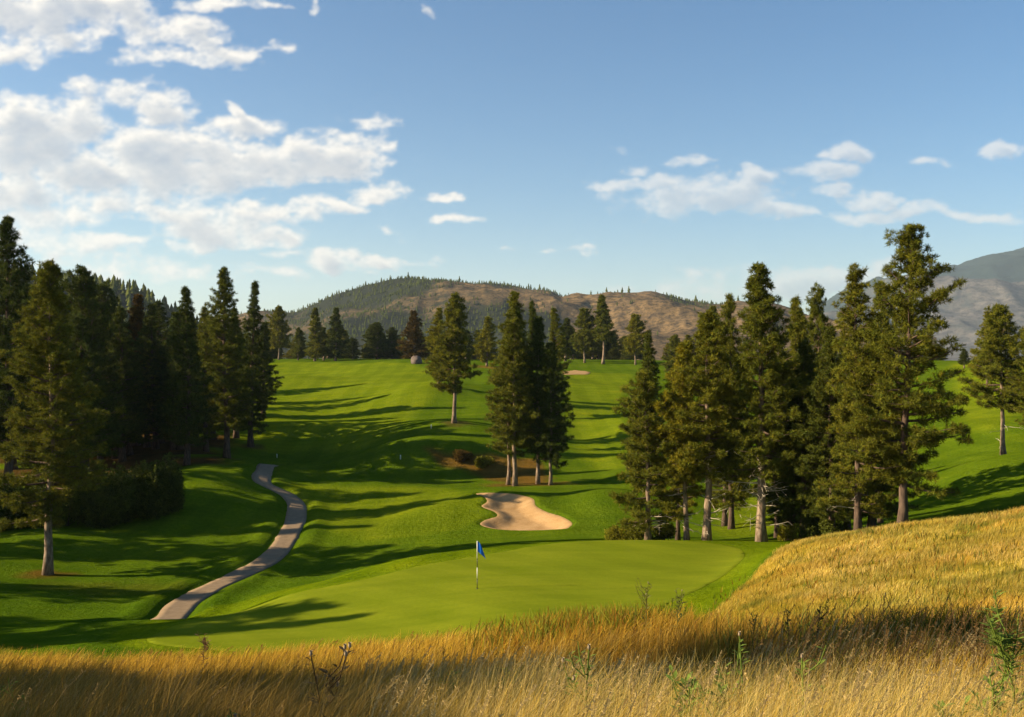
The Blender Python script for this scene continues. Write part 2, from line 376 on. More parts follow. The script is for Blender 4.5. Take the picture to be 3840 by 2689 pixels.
M_ground = mat_ground()
def mat_green():
    m, nt = new_mat('putting_turf')
    P = N(nt, 'ShaderNodeNewGeometry').outputs['Position']
    n1 = noise(nt, P, 0.35, 4, 0.55); n2 = noise(nt, P, 5.0, 4, 0.6)
    mp = N(nt, 'ShaderNodeMapping', inp={2: (0, 0, 0.45), 3: (0.08, 1.0, 1.0)}); L(nt, P, mp.inputs[0]); n3 = noise(nt, mp.outputs[0], 0.9, 4, 0.6)
    c = ramp(nt, n1, [(0.3, (0.122, 0.156, 0.0075)), (0.7, (0.150, 0.178, 0.0100))])
    c = mixc(nt, 1.0, c, ramp(nt, n3, [(0.3, (0.86, 0.9, 0.86)), (0.7, (1.1, 1.06, 1.1))]), 'MULTIPLY')
    wv = N(nt, 'ShaderNodeTexWave', inp={'Scale': 0.16, 'Distortion': 0.5}); wv.bands_direction = 'DIAGONAL'; L(nt, P, wv.inputs['Vector'])
    c = mixc(nt, 1.0, c, ramp(nt, wv.outputs['Fac'], [(0.35, (0.955, 0.965, 0.95)), (0.65, (1.04, 1.03, 1.04))]), 'MULTIPLY')
    c = mixc(nt, 1.0, c, ramp(nt, n2, [(0.3, (0.93, 0.94, 0.9)), (0.7, (1.06, 1.05, 1.1))]), 'MULTIPLY')
    bs = N(nt, 'ShaderNodeBsdfPrincipled', inp={'Roughness': 1.0, 'Specular IOR Level': 0.0}); L(nt, c, bs.inputs['Base Color'])
    b = N(nt, 'ShaderNodeBump', inp={'Strength': 0.3, 'Distance': 0.04}); L(nt, n2, b.inputs['Height']); L(nt, b.outputs[0], bs.inputs['Normal'])
    o = N(nt, 'ShaderNodeOutputMaterial'); L(nt, bs.outputs[0], o.inputs[0]); return m
M_green = mat_green()
def mat_sand():
    m, nt = new_mat('bunker_sand'); P = N(nt, 'ShaderNodeNewGeometry').outputs['Position']
    n1 = noise(nt, P, 1.2, 5, 0.6); n2 = noise(nt, P, 9, 3, 0.7)
    wv = N(nt, 'ShaderNodeTexWave', inp={'Scale': 1.6, 'Distortion': 2.5, 'Detail': 2.0}); wv.bands_direction = 'Y'; L(nt, P, wv.inputs['Vector'])
    c = ramp(nt, n1, [(0.3, (0.33, 0.20, 0.085)), (0.7, (0.43, 0.275, 0.13))]); c = mixc(nt, 1.0, c, ramp(nt, n2, [(0.3, (0.85, 0.85, 0.85)), (0.7, (1.1, 1.1, 1.1))]), 'MULTIPLY')
    bs = N(nt, 'ShaderNodeBsdfPrincipled', inp={'Roughness': 1.0, 'Specular IOR Level': 0.0}); L(nt, c, bs.inputs['Base Color'])
    b1 = N(nt, 'ShaderNodeBump', inp={'Strength': 0.5, 'Distance': 0.04}); L(nt, wv.outputs['Fac'], b1.inputs['Height'])
    b2 = N(nt, 'ShaderNodeBump', inp={'Strength': 0.6, 'Distance': 0.08}); L(nt, n1, b2.inputs['Height']); L(nt, b1.outputs[0], b2.inputs['Normal']); L(nt, b2.outputs[0], bs.inputs['Normal'])
    o = N(nt, 'ShaderNodeOutputMaterial'); L(nt, bs.outputs[0], o.inputs[0]); return m
M_sand = mat_sand()
M_path = mat_simple('path_asphalt', [(0.3, (0.165, 0.112, 0.062)), (0.7, (0.24, 0.170, 0.100))], 2.5, 0.85, 0.2, 0.02, 8)
M_bark = mat_simple('pine_bark', [(0.3, (0.06, 0.038, 0.025)), (0.5, (0.19, 0.135, 0.09)), (0.72, (0.36, 0.28, 0.20))], 6.0, 0.9, 0.8, 0.05, 5, 0.1, (1, 1, 0.25), 'obj')
M_barkdark = mat_simple('dark_pine_bark', [(0.3, (0.035, 0.025, 0.02)), (0.7, (0.15, 0.10, 0.07))], 6.0, 0.9, 0.8, 0.05, 5, 0.1, (1, 1, 0.25), 'obj')
M_dead = mat_simple('dead_wood', [(0.3, (0.34, 0.28, 0.20)), (0.7, (0.56, 0.48, 0.36))], 5.0, 0.9, 0.2, 0.01, 3, 0.1, (1, 1, 1), 'obj')
M_needle = mat_leaf('pine_needles', (0.110, 0.116, 0.0120), 0.22)
M_needle_dark = mat_leaf('dark_pine_needles', (0.064, 0.078, 0.0110), 0.18)
M_needle_warm = mat_leaf('warm_pine_needles', (0.160, 0.150, 0.0120), 0.25)
M_needle_brown = mat_leaf('brownish_pine_needles', (0.085, 0.054, 0.010), 0.22)
M_grass = mat_leaf('dry_grass', (1.0, 1.0, 1.0), 0.30)
M_weed = mat_leaf('weed_leaves', (1.0, 1.0, 1.0), 0.30)

# ---------------------------------------------------------------- ground sheet
UA = np.concatenate([np.linspace(-105, math.degrees(math.atan((-60 - U0) / F)), 90, endpoint=False),
                     np.degrees(np.arctan((np.arange(-60, 2361, 3.6) - U0) / F)),
                     np.linspace(math.degrees(math.atan((2364 - U0) / F)), 105, 90)])
RA = np.concatenate([np.exp(np.arange(math.log(1.2), math.log(36), 0.022)),
                     np.exp(np.arange(math.log(36), math.log(130), 0.0034)),
                     np.exp(np.arange(math.log(130), math.log(360), 0.0065)),
                     np.exp(np.linspace(math.log(362), math.log(14000), 60))])
TH, RR = np.meshgrid(np.radians(UA), RA, indexing='ij')
GX = RR * np.sin(TH); GY = RR * np.cos(TH)
GZ = H(GX, GY)
# zones from world positions
gu = U0 + F * GX / np.maximum(GY, 0.5); gv = V0 - F * GZ / np.maximum(GY, 0.5)
DRY = np.array([0.16, 0.095, 0.025]); ROUGH = np.array([0.064, 0.112, 0.0045]); FAIR = np.array([0.128, 0.170, 0.0060]); BROWN = np.array([0.125, 0.075, 0.014])
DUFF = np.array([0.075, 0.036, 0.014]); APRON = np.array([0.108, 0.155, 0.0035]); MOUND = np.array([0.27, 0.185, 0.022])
col = np.zeros(GX.shape + (3,)); col[:] = ROUGH
def blend(mask, c):
    global col
    col = col * (1 - mask[..., None]) + np.asarray(c) * mask[..., None]
def softpoly(pxpoly, soft, y0=34, wob=0.0, seed=1):
    P = catmull([hit(u, v, y0) for u, v in pxpoly], 5, True)
    x = GX + wob * (vnoise(GX / 2.5, GY / 2.5, seed) - 0.5) * 2; y = GY + wob * (vnoise(GX / 2.5 + 50, GY / 2.5, seed) - 0.5) * 2
    m = np.zeros(GX.shape)
    lo = P.min(0) - 5; hi = P.max(0) + 5
    w = (GX > lo[0]) & (GX < hi[0]) & (GY > lo[1]) & (GY < hi[1])
    d = polydist(x[w], y[w], P); ins = inpoly(x[w], y[w], P)
    m[w] = smooth(0.5 + np.where(ins, d, -d) / (2 * soft)); return m
far = smooth((GY - 300) / 60); blend(far, [0.13, 0.09, 0.035])
blend(smooth((GY - 58) / 20) * 0.25, FAIR)
# fairways
blend(softpoly([(560,835),(640,812),(880,812),(975,835),(985,870),(930,925),(860,985),(700,1010),(560,1000),(540,930)], 1.5, 120), FAIR)
blend(softpoly([(1275,842),(1405,838),(1415,870),(1390,900),(1400,960),(1395,1050),(1290,1010),(1268,920)], 1.2, 100), FAIR * 1.04)
blend(softpoly([(640,1085),(800,1090),(1000,1095),(1060,1125),(1075,1150),(1040,1185),(900,1205),(760,1200),(690,1150)], 1.0, 70), FAIR * 0.95)
blend(softpoly([(2140,812),(2240,812),(2296,830),(2296,930),(2180,960),(2140,880)], 1.5, 100), FAIR * 0.95)
blend(softpoly([(1600,1110),(1700,1110),(1760,1160),(1700,1200),(1610,1200)], 1.0, 66), FAIR * 0.9)
brown_m = softpoly([(955,1008),(1050,1018),(1130,1022),(1210,1040),(1225,1078),(1130,1082),(1060,1062),(990,1040)], 0.8, 90, 0.8)
blend(brown_m, BROWN)
# needle duff in the left wood and round single trunks
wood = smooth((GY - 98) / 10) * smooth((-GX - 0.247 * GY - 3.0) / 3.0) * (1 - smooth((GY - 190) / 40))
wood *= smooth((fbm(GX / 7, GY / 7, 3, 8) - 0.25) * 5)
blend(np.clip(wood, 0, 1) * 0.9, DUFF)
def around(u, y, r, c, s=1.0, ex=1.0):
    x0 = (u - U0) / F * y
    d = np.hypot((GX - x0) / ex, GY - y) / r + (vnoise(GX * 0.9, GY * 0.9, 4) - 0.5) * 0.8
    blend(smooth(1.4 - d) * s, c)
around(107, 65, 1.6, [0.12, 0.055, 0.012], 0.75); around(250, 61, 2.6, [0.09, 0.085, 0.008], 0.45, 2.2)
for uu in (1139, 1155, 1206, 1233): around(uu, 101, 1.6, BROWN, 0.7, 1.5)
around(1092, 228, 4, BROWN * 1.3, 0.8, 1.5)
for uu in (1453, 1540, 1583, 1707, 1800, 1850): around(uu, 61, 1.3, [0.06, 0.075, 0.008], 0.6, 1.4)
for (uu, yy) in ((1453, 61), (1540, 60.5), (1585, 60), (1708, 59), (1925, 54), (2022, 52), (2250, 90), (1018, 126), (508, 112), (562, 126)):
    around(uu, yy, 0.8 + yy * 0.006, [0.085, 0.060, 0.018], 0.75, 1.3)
# apron and collar of the green
apm = softpoly([(250,1440),(440,1383),(600,1332),(860,1262),(1070,1229),(1200,1213),(1400,1207),(1760,1213),(1690,1275),(1590,1370),(1560,1450),(900,1480)], 0.35, 34)
blend(apm, APRON)
ring = softpoly(GREEN_PX, 0.25, 34); GP = catmull([hit(u, v, 35.0) for u, v in GREEN_PX], 6, True)
w_ = (GY > 30) & (GY < 66) & (np.abs(GX) < 26); rm = np.zeros(GX.shape); rm[w_] = np.exp(-((polydist(GX[w_], GY[w_], GP) - 0.15) / 0.7) ** 2)
blend(rm * 0.8, (APRON * 0.45 + FAIR * 0.55) * 1.05)
# the dry ground: foreground bank and the mound on the right
CREST_U = np.array([-400, 0, 430, 950, 1300, 1500, 1560, 1590, 1620, 1680, 1740, 1800, 2050, 2296, 2700]); CREST_Y = np.array([35, 35, 35, 35, 34, 33, 32.5, 33.5, 36.5, 42, 48, 52, 48, 45, 45.])
cy = np.interp(gu, CREST_U, CREST_Y); side = GY <= 0.5
dry = smooth((cy - GY) / 0.7 + (fbm(GX * 1.6, GY * 1.6, 3, 9) - 0.5) * 3.0 + 0.5); dry[side] = 1
blend(dry, DRY)
md = dry * smooth((GY - 21) / 3) * smooth((gu - 1480) / 60); blend(md, MOUND)
pt = smooth((fbm(GX / 2.5, GY / 5, 4, 21) - 0.48) * 7); blend(md * pt * 0.45, [0.13, 0.145, 0.012])
nu, nr = GX.shape
ii = (np.arange(nu - 1)[:, None] * nr + np.arange(nr - 1)[None]).ravel()
gf = np.stack([ii, ii + nr, ii + nr + 1, ii + 1], -1)[:, ::-1]
gnd = mesh_obj('ground', np.stack([GX, GY, GZ], -1).reshape(-1, 3), gf, M_ground, None, col.reshape(-1, 3), True)
kind(gnd, 'structure')

def sheet(name, P, mat, off, step, skirt=0.0):
    """a draped sheet inside the world polygon P"""
    P = np.asarray(P); lo = P.min(0); hi = P.max(0)
    # radial fan mesh clipped by distance: grid, then border snapped to the outline
    xs = np.arange(lo[0] - step, hi[0] + 2 * step, step); ys = np.arange(lo[1] - step, hi[1] + 2 * step, step)
    X, Y = np.meshgrid(xs, ys, indexing='ij')
    ins = inpoly(X, Y, P)
    # keep cells touching the inside, snap outside vertices to the closest outline point
    a = P; b = np.roll(P, -1, 0)
    cell = ins[:-1, :-1] | ins[1:, :-1] | ins[:-1, 1:] | ins[1:, 1:]
    used = np.zeros(ins.shape, bool)
    used[:-1, :-1] |= cell; used[1:, :-1] |= cell; used[:-1, 1:] |= cell; used[1:, 1:] |= cell
    out = used & ~ins
    px = X[out]; py = Y[out]; bd = np.full(px.shape, 1e9); bx = px.copy(); by = py.copy()
    for p, q in zip(a, b):
        ab = q - p; t = np.clip(((px - p[0]) * ab[0] + (py - p[1]) * ab[1]) / (ab @ ab + 1e-9), 0, 1)
        cx = p[0] + t * ab[0]; cy_ = p[1] + t * ab[1]; d = np.hypot(px - cx, py - cy_); k = d < bd
        bd[k] = d[k]; bx[k] = cx[k]; by[k] = cy_[k]
    X[out] = bx; Y[out] = by
    Z = H(X, Y) + off
    Z[out] -= off * 0.7
    idx = -np.ones(ins.shape, int); idx[used] = np.arange(used.sum())
    ci, cj = np.where(cell)
    f = np.stack([idx[ci, cj], idx[ci + 1, cj], idx[ci + 1, cj + 1], idx[ci, cj + 1]], -1)
    return mesh_obj(name, np.stack([X[used], Y[used], Z[used]], -1), f, mat, None, None, True)
kind(sheet('putting_green', catmull([hit(u, v, 35.0) for u, v in GREEN_PX], 6, True), M_green, 0.030, 0.25), 'structure')
kind(sheet('sand', BUNK, M_sand, 0.02, 0.15), 'structure')
fb = catmull([hit(u, v, 150) for u, v in [(1262,834),(1285,831),(1318,834),(1322,838),(1295,840),(1262,840)]], 4, True)
kind(sheet('sand', fb, M_sand, 0.10, 0.5), 'structure')
# cart path
tn = np.gradient(PATH, axis=0); tn /= np.linalg.norm(tn, axis=1)[:, None]; nm = np.stack([-tn[:, 1], tn[:, 0]], -1)
offs = np.array([-PW, -PW, -0.5, 0, 0.5, PW, PW]); dz = np.array([-0.12, 0.035, 0.05, 0.055, 0.05, 0.035, -0.12])
edge = 1 + 0.16 * (vnoise(np.arange(len(PATH)) * 0.9, np.zeros(len(PATH)), 2) - 0.5)
PX = PATH[:, None, 0] + nm[:, None, 0] * offs * edge[:, None]; PY = PATH[:, None, 1] + nm[:, None, 1] * offs * edge[:, None]
PZ = H(PX, PY) + dz
k = len(offs); i0 = (np.arange(len(PATH) - 1)[:, None] * k + np.arange(k - 1)[None]).ravel()
kind(mesh_obj('path', np.stack([PX, PY, PZ], -1).reshape(-1, 3), np.stack([i0, i0 + 1, i0 + k + 1, i0 + k], -1), M_path), 'structure')

# ---------------------------------------------------------------- clouds: a shell of thin cloud 26 km out, density per vertex
def make_clouds():
    Rc = 26000.0
    az = np.radians(np.arange(-37, 37.01, 0.052)); el = np.radians(np.arange(-0.5, 24, 0.052))
    A, E = np.meshgrid(az, el, indexing='ij')
    u = U0 + F * np.tan(A); v = V0 - F * np.tan(E) / np.cos(A)
    def dens(u, v):
        wx = (fbm(u / 95, v / 60, 5, 41) - 0.5) * 120; wy = (fbm(u / 90 + 40, v / 55, 5, 42) - 0.5) * 62
        uu = u + wx; vv = v + wy; f = np.full(u.shape, -1.0)
        for (cu, cv, ru, rv, w) in CL:
            f2 = w * (1 - ((uu - cu) / (ru * 1.12)) ** 2 - ((vv - cv) / (rv * 1.15)) ** 2)
            h = np.maximum(0.3 - np.abs(f - f2), 0) / 0.3
            f = np.maximum(f, f2) + h * h * 0.3 / 4
        f = np.maximum(f, -1.2)
        n = fbm(u / 60, v / 36, 7, 50) - 0.5; n2 = fbm(u / 30, v / 20, 5, 61, True) - 0.5; n3 = fbm(u / 9, v / 6, 3, 83) - 0.5
        return f - 0.10 + n * 1.9 + n2 * 0.65 + n3 * 0.45
    D = dens(u, v)
    occ = 0
    for k, st in enumerate((7, 15, 26, 40)):
        occ = occ + np.clip(dens(u - st * 0.75, v - st * 0.8), 0, 1.2) * (0.9, 0.8, 0.7, 0.6)[k]
    lightv = np.exp(-occ * 0.60) * 1.35 + 0.42
    lightv = np.clip(lightv * (0.93 + 0.5 * (fbm(u / 40, v / 24, 4, 71) - 0.5)), 0, 1.1)
    alpha = blur(smooth((D + 0.30) / 1.15) * 0.96, 1) * (1 - 0.38 * smooth((u - 1250) / 150)) * (0.86 + 0.28 * fbm(u / 22, v / 12, 3, 19))
    lightv = blur(lightv, 2)
    t = np.clip((lightv - 0.40) / 0.6, 0, 1)[..., None]
    C = (1 - t) * np.array([0.37, 0.43, 0.53]) + t * np.array([0.97, 0.91, 0.83])  # sunlit sides and grey undersides painted into the emissive vertex colour
    low = smooth((v - 420) / 330)[..., None]; C = C * (1 - 0.06 * low)
    X = Rc * np.cos(E) * np.sin(A); Y = Rc * np.cos(E) * np.cos(A); Z = Rc * np.sin(E)
    m, nt = new_mat('cloud_vapour')
    at = N(nt, 'ShaderNodeAttribute', attribute_name='tint'); ae = N(nt, 'ShaderNodeAttribute', attribute_name='cover')
    em = N(nt, 'ShaderNodeEmission', inp={1: CLOUD_E}); L(nt, at.outputs['Color'], em.inputs[0]); tr = N(nt, 'ShaderNodeBsdfTransparent')
    mx = N(nt, 'ShaderNodeMixShader'); L(nt, ae.outputs['Fac'], mx.inputs[0]); L(nt, tr.outputs[0], mx.inputs[1]); L(nt, em.outputs[0], mx.inputs[2])
    o = N(nt, 'ShaderNodeOutputMaterial'); L(nt, mx.outputs[0], o.inputs[0])
    m.cycles.emission_sampling = 'NONE'
    nv = len(el); ii = (np.arange(len(az) - 1)[:, None] * nv + np.arange(nv - 1)[None]).ravel()
    f = np.stack([ii, ii + nv, ii + nv + 1, ii + 1], -1)
    al = alpha.ravel(); f = f[(al[f].max(1) > 0.002)]
    ob = mesh_obj('clouds', np.stack([X, Y, Z], -1).reshape(-1, 3), f, m, None, C.reshape(-1, 3), True)
    ca = ob.data.attributes.new('cover', 'FLOAT', 'POINT'); ca.data.foreach_set('value', al.astype(np.float32))
    kind(ob, 'structure')
CLOUD_E = 0.42
make_clouds()

# ---------------------------------------------------------------- hills
def hill(name, D, depth, sky_pts, base_z, mat, rough_amp, nscale, seed, darkf, u_step=6, rows=90, front=1.0):
    su = np.array([p[0] for p in sky_pts], float); svv = np.array([p[1] for p in sky_pts], float)
    U = np.arange(su[0], su[-1] + 1, u_step)
    top = -(pchip(su, svv, U) - V0) / F * D
    t = np.linspace(0, 1, rows)                         # 0 foot, 1 crest, then behind
    Ug, T = np.meshgrid(U, t, indexing='ij')
    d = D - depth * front + depth * (front) * T * 1.0
    d = np.where(T <= 0.85, D - depth * (1 - T / 0.85), D + (T - 0.85) / 0.15 * depth * 0.5)
    prof = np.where(T <= 0.85, smooth(T / 0.85 * 0.94 + 0.03) ** 0.9, 1 - smooth((T - 0.85) / 0.15) * 0.9)
    topg = top[:, None]
    X = (Ug - U0) / F * d; Y = d
    r1 = fbm(X * nscale, Y * nscale, 6, seed, True) - 0.5
    r2 = fbm(X * nscale * 3, Y * nscale * 3, 4, seed + 9) - 0.5
    env = np.sin(np.clip(T / 0.85, 0, 1) * math.pi) ** 0.7
    Z = base_z + (topg - base_z) * prof + rough_amp * (r1 * env * 2 + r2 * 0.25 * np.clip(T * 3, 0, 1) * 0.8)
    Z = Z + (fbm(X / 60, X * 0 + seed, 3, seed + 4) - 0.5) * rough_amp * 0.16 * smooth(T * 4)
    C = darkf(Ug, T, X, Y); C3 = np.stack([C, C, C], -1)
    nr_ = rows
    ii = (np.arange(len(U) - 1)[:, None] * nr_ + np.arange(nr_ - 1)[None]).ravel()
    f = np.stack([ii, ii + nr_, ii + nr_ + 1, ii + 1], -1)
    o = mesh_obj(name, np.stack([X, Y, Z], -1).reshape(-1, 3), f, mat, None, C3.reshape(-1, 3), True)
    kind(o, 'structure'); return X, Y, Z, C, Ug, T
M_hill = mat_hill('dry_hillside', (0.185, 0.126, 0.062), (0.075, 0.058, 0.040), (0.022, 0.026, 0.018), 0.012, 0.30, 0.62)
M_mount = mat_hill('far_mountain', (0.125, 0.115, 0.105), (0.065, 0.065, 0.065), (0.022, 0.036, 0.035), 0.0030, 0.22, 0.62)
def dk_main(U, T, X, Y):
    w = 0.25 + 0.35 * (fbm(X / 260, Y / 260, 4, 31) - 0.5)
    w = w + 0.75 * np.exp(-((U - 820) / 150) ** 2) * smooth((T - 0.52) * 6)       # wooded summit on the left
    w = w + 0.75 * smooth((0.50 - T) * 7) * smooth((1330 - U) / 150)              # wooded foot
    w = w + 0.38 * smooth((T - 0.62) * 8) * np.exp(-((U - 1040) / 120) ** 2)
    w = w + 0.55 * np.exp(-((U - 920) / 80) ** 2) * np.exp(-((T - 0.55) / 0.07) ** 2)
    w = w + 0.5 * np.exp(-((U - 1540) / 45) ** 2) * np.exp(-((T - 0.62) / 0.16) ** 2)
    w = w - 0.10 * smooth((U - 1250) / 60)
    return w
hA = hill('hill', 1900, 1000, [(300,770),(420,740),(500,722),(580,700),(640,702),(670,698),(700,682),(740,664),(790,653),(840,646),(880,643),(920,646),(965,652),(1000,648),(1060,643),(1100,639),(1140,645),(1190,651),(1240,659),(1262,671),(1290,668),(1320,675),(1380,678),(1430,676),(1470,671),(1510,674),(1545,684),(1600,690),(1650,684),(1720,690),(1800,712),(1900,740),(2100,790)], -50, M_hill, 46, 1/330., 3, dk_main, 5, 110)
hB = hill('hill', 900, 420, [(-500,600),(-200,610),(0,620),(180,646),(235,652),(290,664),(330,680),(360,698),(400,722),(450,745),(560,790)], -45, M_hill, 14, 1/150., 12, lambda U, T, X, Y: 1.0 + 0 * U, 6, 60)
hC = hill('mountain', 7500, 3600, [(1300,800),(1500,790),(1700,765),(1800,735),(1860,702),(1900,680),(1960,668),(2030,646),(2090,624),(2140,614),(2190,598),(2240,580),(2296,569),(2400,545),(2550,520),(2900,480)], -60, M_mount, 240, 1/1500., 22, lambda U, T, X, Y: 0.22 + 0.85 * smooth((T - 0.45) * 4) + 0.7 * (fbm(X / 900, Y / 900, 4, 4) - 0.5), 7, 110)

# ---------------------------------------------------------------- haze
HAZE = 5.0e-5
if HAZE:
    m, nt = new_mat('haze_air')
    pv = N(nt, 'ShaderNodeVolumePrincipled'); pv.inputs['Density'].default_value = HAZE; pv.inputs['Color'].default_value = (0.70, 0.86, 1.0, 1); pv.inputs['Anisotropy'].default_value = 0.2
    o = N(nt, 'ShaderNodeOutputMaterial'); L(nt, pv.outputs[0], o.inputs['Volume'])
    x0, x1, y0_, y1_, z0_, z1_ = -15500., 15500., -15500., 15500., -75., 1120.
    V = np.array([(x, y, z) for z in (z0_, z1_) for y in (y0_, y1_) for x in (x0, x1)])
    hz = mesh_obj('haze', V, np.array([[0, 2, 3, 1], [4, 5, 7, 6], [0, 1, 5, 4], [2, 6, 7, 3], [0, 4, 6, 2], [1, 3, 7, 5]]), m); kind(hz, 'stuff', 'thin pale blue air fading the far hills', 'haze')

# ---------------------------------------------------------------- trees
def pine_parts(seed, h, R, start=0.2, dens=1.0, taper=0.85, clump=0.30, blades=16, trunk_r=None, droop=0.0, lean=0.0, bare=0, irregular=0.35, top_open=0.0, lobes=3, low_side=None, lod=1.0, needle_w=0.13, bough=10):
    """a pine: trunk, limbs, crown of needle tufts carried by the limbs; bare = dead lower branches"""
    rg = np.random.default_rng(seed)
    tr = trunk_r or 0.017 * h + 0.02
    zz = np.linspace(0, 1, 14)
    bend = np.cumsum(rg.normal(0, 0.012, (14, 2)), 0) * h * 0.25; bend -= bend[0]
    tx = bend[:, 0] + lean * h * zz ** 1.5; ty = bend[:, 1]
    tpath = np.stack([tx, ty, zz * h * 0.985 - 0.25 * (zz == 0)], -1)
    tr = tr * 0.85; trad = tr * (1 - zz) ** 0.8 * (1 + 0.55 * np.exp(-zz * 28)) + 0.012
    trunk = tube(tpath, trad, 9)
    def axis(z):
        t = z / h
        return np.array([np.interp(t, zz, tx), np.interp(t, zz, ty), z])
    lobph = rg.uniform(0, 6.28, lobes); lobz = rg.uniform(0.15, 0.9, lobes)
    limbs = Acc(); tips = []
    nb = int(h * 5.4 * dens) + 8
    for i in range(nb):
        t = (i + rg.uniform(-0.5, 0.5)) / nb; t = min(max(t, 0), 1)
        tz = start + (1 - start) * t ** 0.92
        az = i * 2.399 + rg.uniform(-0.6, 0.6)
        prof = (1 - t) ** (taper + 0.10) * 0.95 + 0.05
        prof *= min(1.0, 0.62 + t * 2.6); prof *= 1.15
        k = 1.0
        for ph, lz in zip(lobph, lobz):
            k += irregular * math.cos(az - ph) * math.exp(-((t - lz) / 0.16) ** 2)
        k += irregular * rg.uniform(-0.75, 0.55)
        if rg.random() < 0.05: k *= 1.2
        k = min(k, 1.5)
        ln_ = max(R * prof * k, 0.22)
        if low_side is not None and t < 0.12:
            ln_ *= 0.35 + 0.9 * max(0, math.cos(az - low_side))
        up = math.radians(-14 - droop + 62 * t ** 1.3 + rg.uniform(-9, 9))
        p0 = axis(min(tz * h, h * 0.985)); 
        dirh = np.array([math.cos(az), math.sin(az), 0])
        s = np.linspace(0, 1, 5)
        pth = p0 + dirh * (ln_ * s * math.cos(up))[:, None] + np.array([0, 0, 1]) * (ln_ * (s * math.sin(up) + 0.22 * s ** 2.2))[:, None]
        r0 = min(0.018 + 0.016 * ln_, 0.09)
        V, fs = tube(pth, r0 * (1 - s) + 0.008, 4, False); limbs.add(V, fs)
        nbl = int(2 + ln_ * 1.9)
        side = np.array([-dirh[1], dirh[0], 0]); zup = np.array([0, 0, 1.0])
        for jb in range(nbl):
            q = (jb + rg.uniform(0.4, 1.0)) / nbl; q = min(1.0, (0.16 + 0.84 * q) if ln_ > 1 else q)
            pp = np.array([np.interp(q, s, pth[:, a]) for a in range(3)])
            spread = (0.08 + 0.24 * ln_ * (1 - 0.5 * q))
            ctr = pp + side * rg.normal(0, spread) + zup * rg.normal(0.02, 0.08)
            rb = rg.uniform(0.16, 0.30) + 0.04 * ln_
            if lod >= 0.9: V, fs = tube(np.array([pp, ctr]), [0.014, 0.008], 3, False); limbs.add(V, fs)
            for j in range(int(bough * (rb / 0.25) ** 1.5 * rg.uniform(0.7, 1.3)) + 2):
                o_ = rg.normal(0, 1, 3); o_ /= np.linalg.norm(o_); e = ctr + o_ * rb * rg.uniform(0.3, 1.1) * np.array([1, 1, 0.62])
                tips.append((e, o_ * 0.8 + dirh * 0.5 + zup * 0.5))
    # leader tufts
    for j in range(int(10 * lod) + 4):
        z = h * (1 - 0.10 * rg.random()); a = axis(z); tips.append((a + np.array([*rg.normal(0, 0.07, 2), 0.05]), np.array([*rg.normal(0, 0.4, 2), 1.0])))
    P = np.array([t_[0] for t_ in tips]); Dv = np.array([t_[1] for t_ in tips])
    n = len(P)
    # needles: blades radiating in the outward/upward half-space
    B = blades
    rd = rg.normal(0, 1, (n, B, 3)); rd += Dv[:, None] * 0.75
    rd /= np.linalg.norm(rd, axis=2)[..., None]
    lng = clump * rg.uniform(0.65, 1.15, (n, B, 1)) * rg.uniform(0.75, 1.2, (n, 1, 1))
    sidev = np.cross(rd, rg.normal(0, 1, (n, B, 3))); sidev /= np.linalg.norm(sidev, axis=2)[..., None]
    w = clump * needle_w
    c = P[:, None] + rg.normal(0, clump * 0.12, (n, B, 3))
    a0 = c + sidev * w * 0.5; a1 = c - sidev * w * 0.5; a2 = c + rd * lng + sidev * w * 0.22; a3 = c + rd * lng - sidev * w * 0.22
    V = np.stack([a0, a1, a3, a2], 2).reshape(-1, 3)
    Fq = np.arange(n * B * 4).reshape(-1, 4)
    tone = rg.uniform(0.55, 1.45, (n, 1, 1)) * rg.uniform(0.8, 1.2, (n, B, 1))
    hue = rg.normal(0, 0.10, (n, 1, 1))
    C = np.concatenate([tone * (1 + hue), tone * (1 + hue * 0.2), tone * (1 - hue)], -1)
    C = np.repeat(C.reshape(-1, 3), 4, 0)
    dead = None
    if bare:
        acc = Acc()
        for i in range(bare):
            z = h * rg.uniform(0.05, start + 0.08); az = rg.uniform(0, 6.28); ln_ = rg.uniform(0.4, 1.0) * R * 0.7
            p0 = axis(z); d = np.array([math.cos(az), math.sin(az), rg.uniform(-0.25, 0.3)]); s = np.linspace(0, 1, 5)[:, None]
            pth = p0 + d * ln_ * s + np.array([0, 0, 1]) * rg.uniform(-0.12, 0.25) * ln_ * s ** 2 + rg.normal(0, 0.02, (5, 3)) * s
            V2, f2 = tube(pth, 0.022 * (1 - s[:, 0]) + 0.007, 4, False); acc.add(V2, f2)
            for q in range(4):
                b0 = pth[rg.integers(2, 5)]; dd = d + rg.normal(0, 0.6, 3); dd /= np.linalg.norm(dd)
                V2, f2 = tube(np.array([b0, b0 + dd * ln_ * rg.uniform(0.15, 0.4)]), [0.010, 0.005], 3, False); acc.add(V2, f2)
        dead = acc
    return dict(trunk=trunk, limbs=limbs, crown=(V, Fq, C), dead=dead, h=h)
def make_tree(pp, name, label, needle, bark, group=None, cat='tree'):
    r = empty(name); tag(r, label, cat, group)
    mesh_obj('trunk', pp['trunk'][0], pp['trunk'][1], bark, r, None, True)
    pp['limbs'].build('branches', M_barkdark, r)
    V, Fq, C = pp['crown']; mesh_obj('crown', V, Fq, needle, r, C)
    if pp['dead'] is not None: pp['dead'].build('dead_branches', M_dead, r)
    return r
def copy_tree(src, label, group=None, needle=None):
    r = src.copy(); COL.objects.link(r); r['label'] = label
    if group: r['group'] = group
    elif 'group' in r.keys(): del r['group']
    for ch in src.children:
        c = ch.copy(); COL.objects.link(c); c.parent = r
        if needle is not None and ch.name.startswith('crown'):
            c.material_slots[0].link = 'OBJECT'; c.material_slots[0].material = needle
    return r
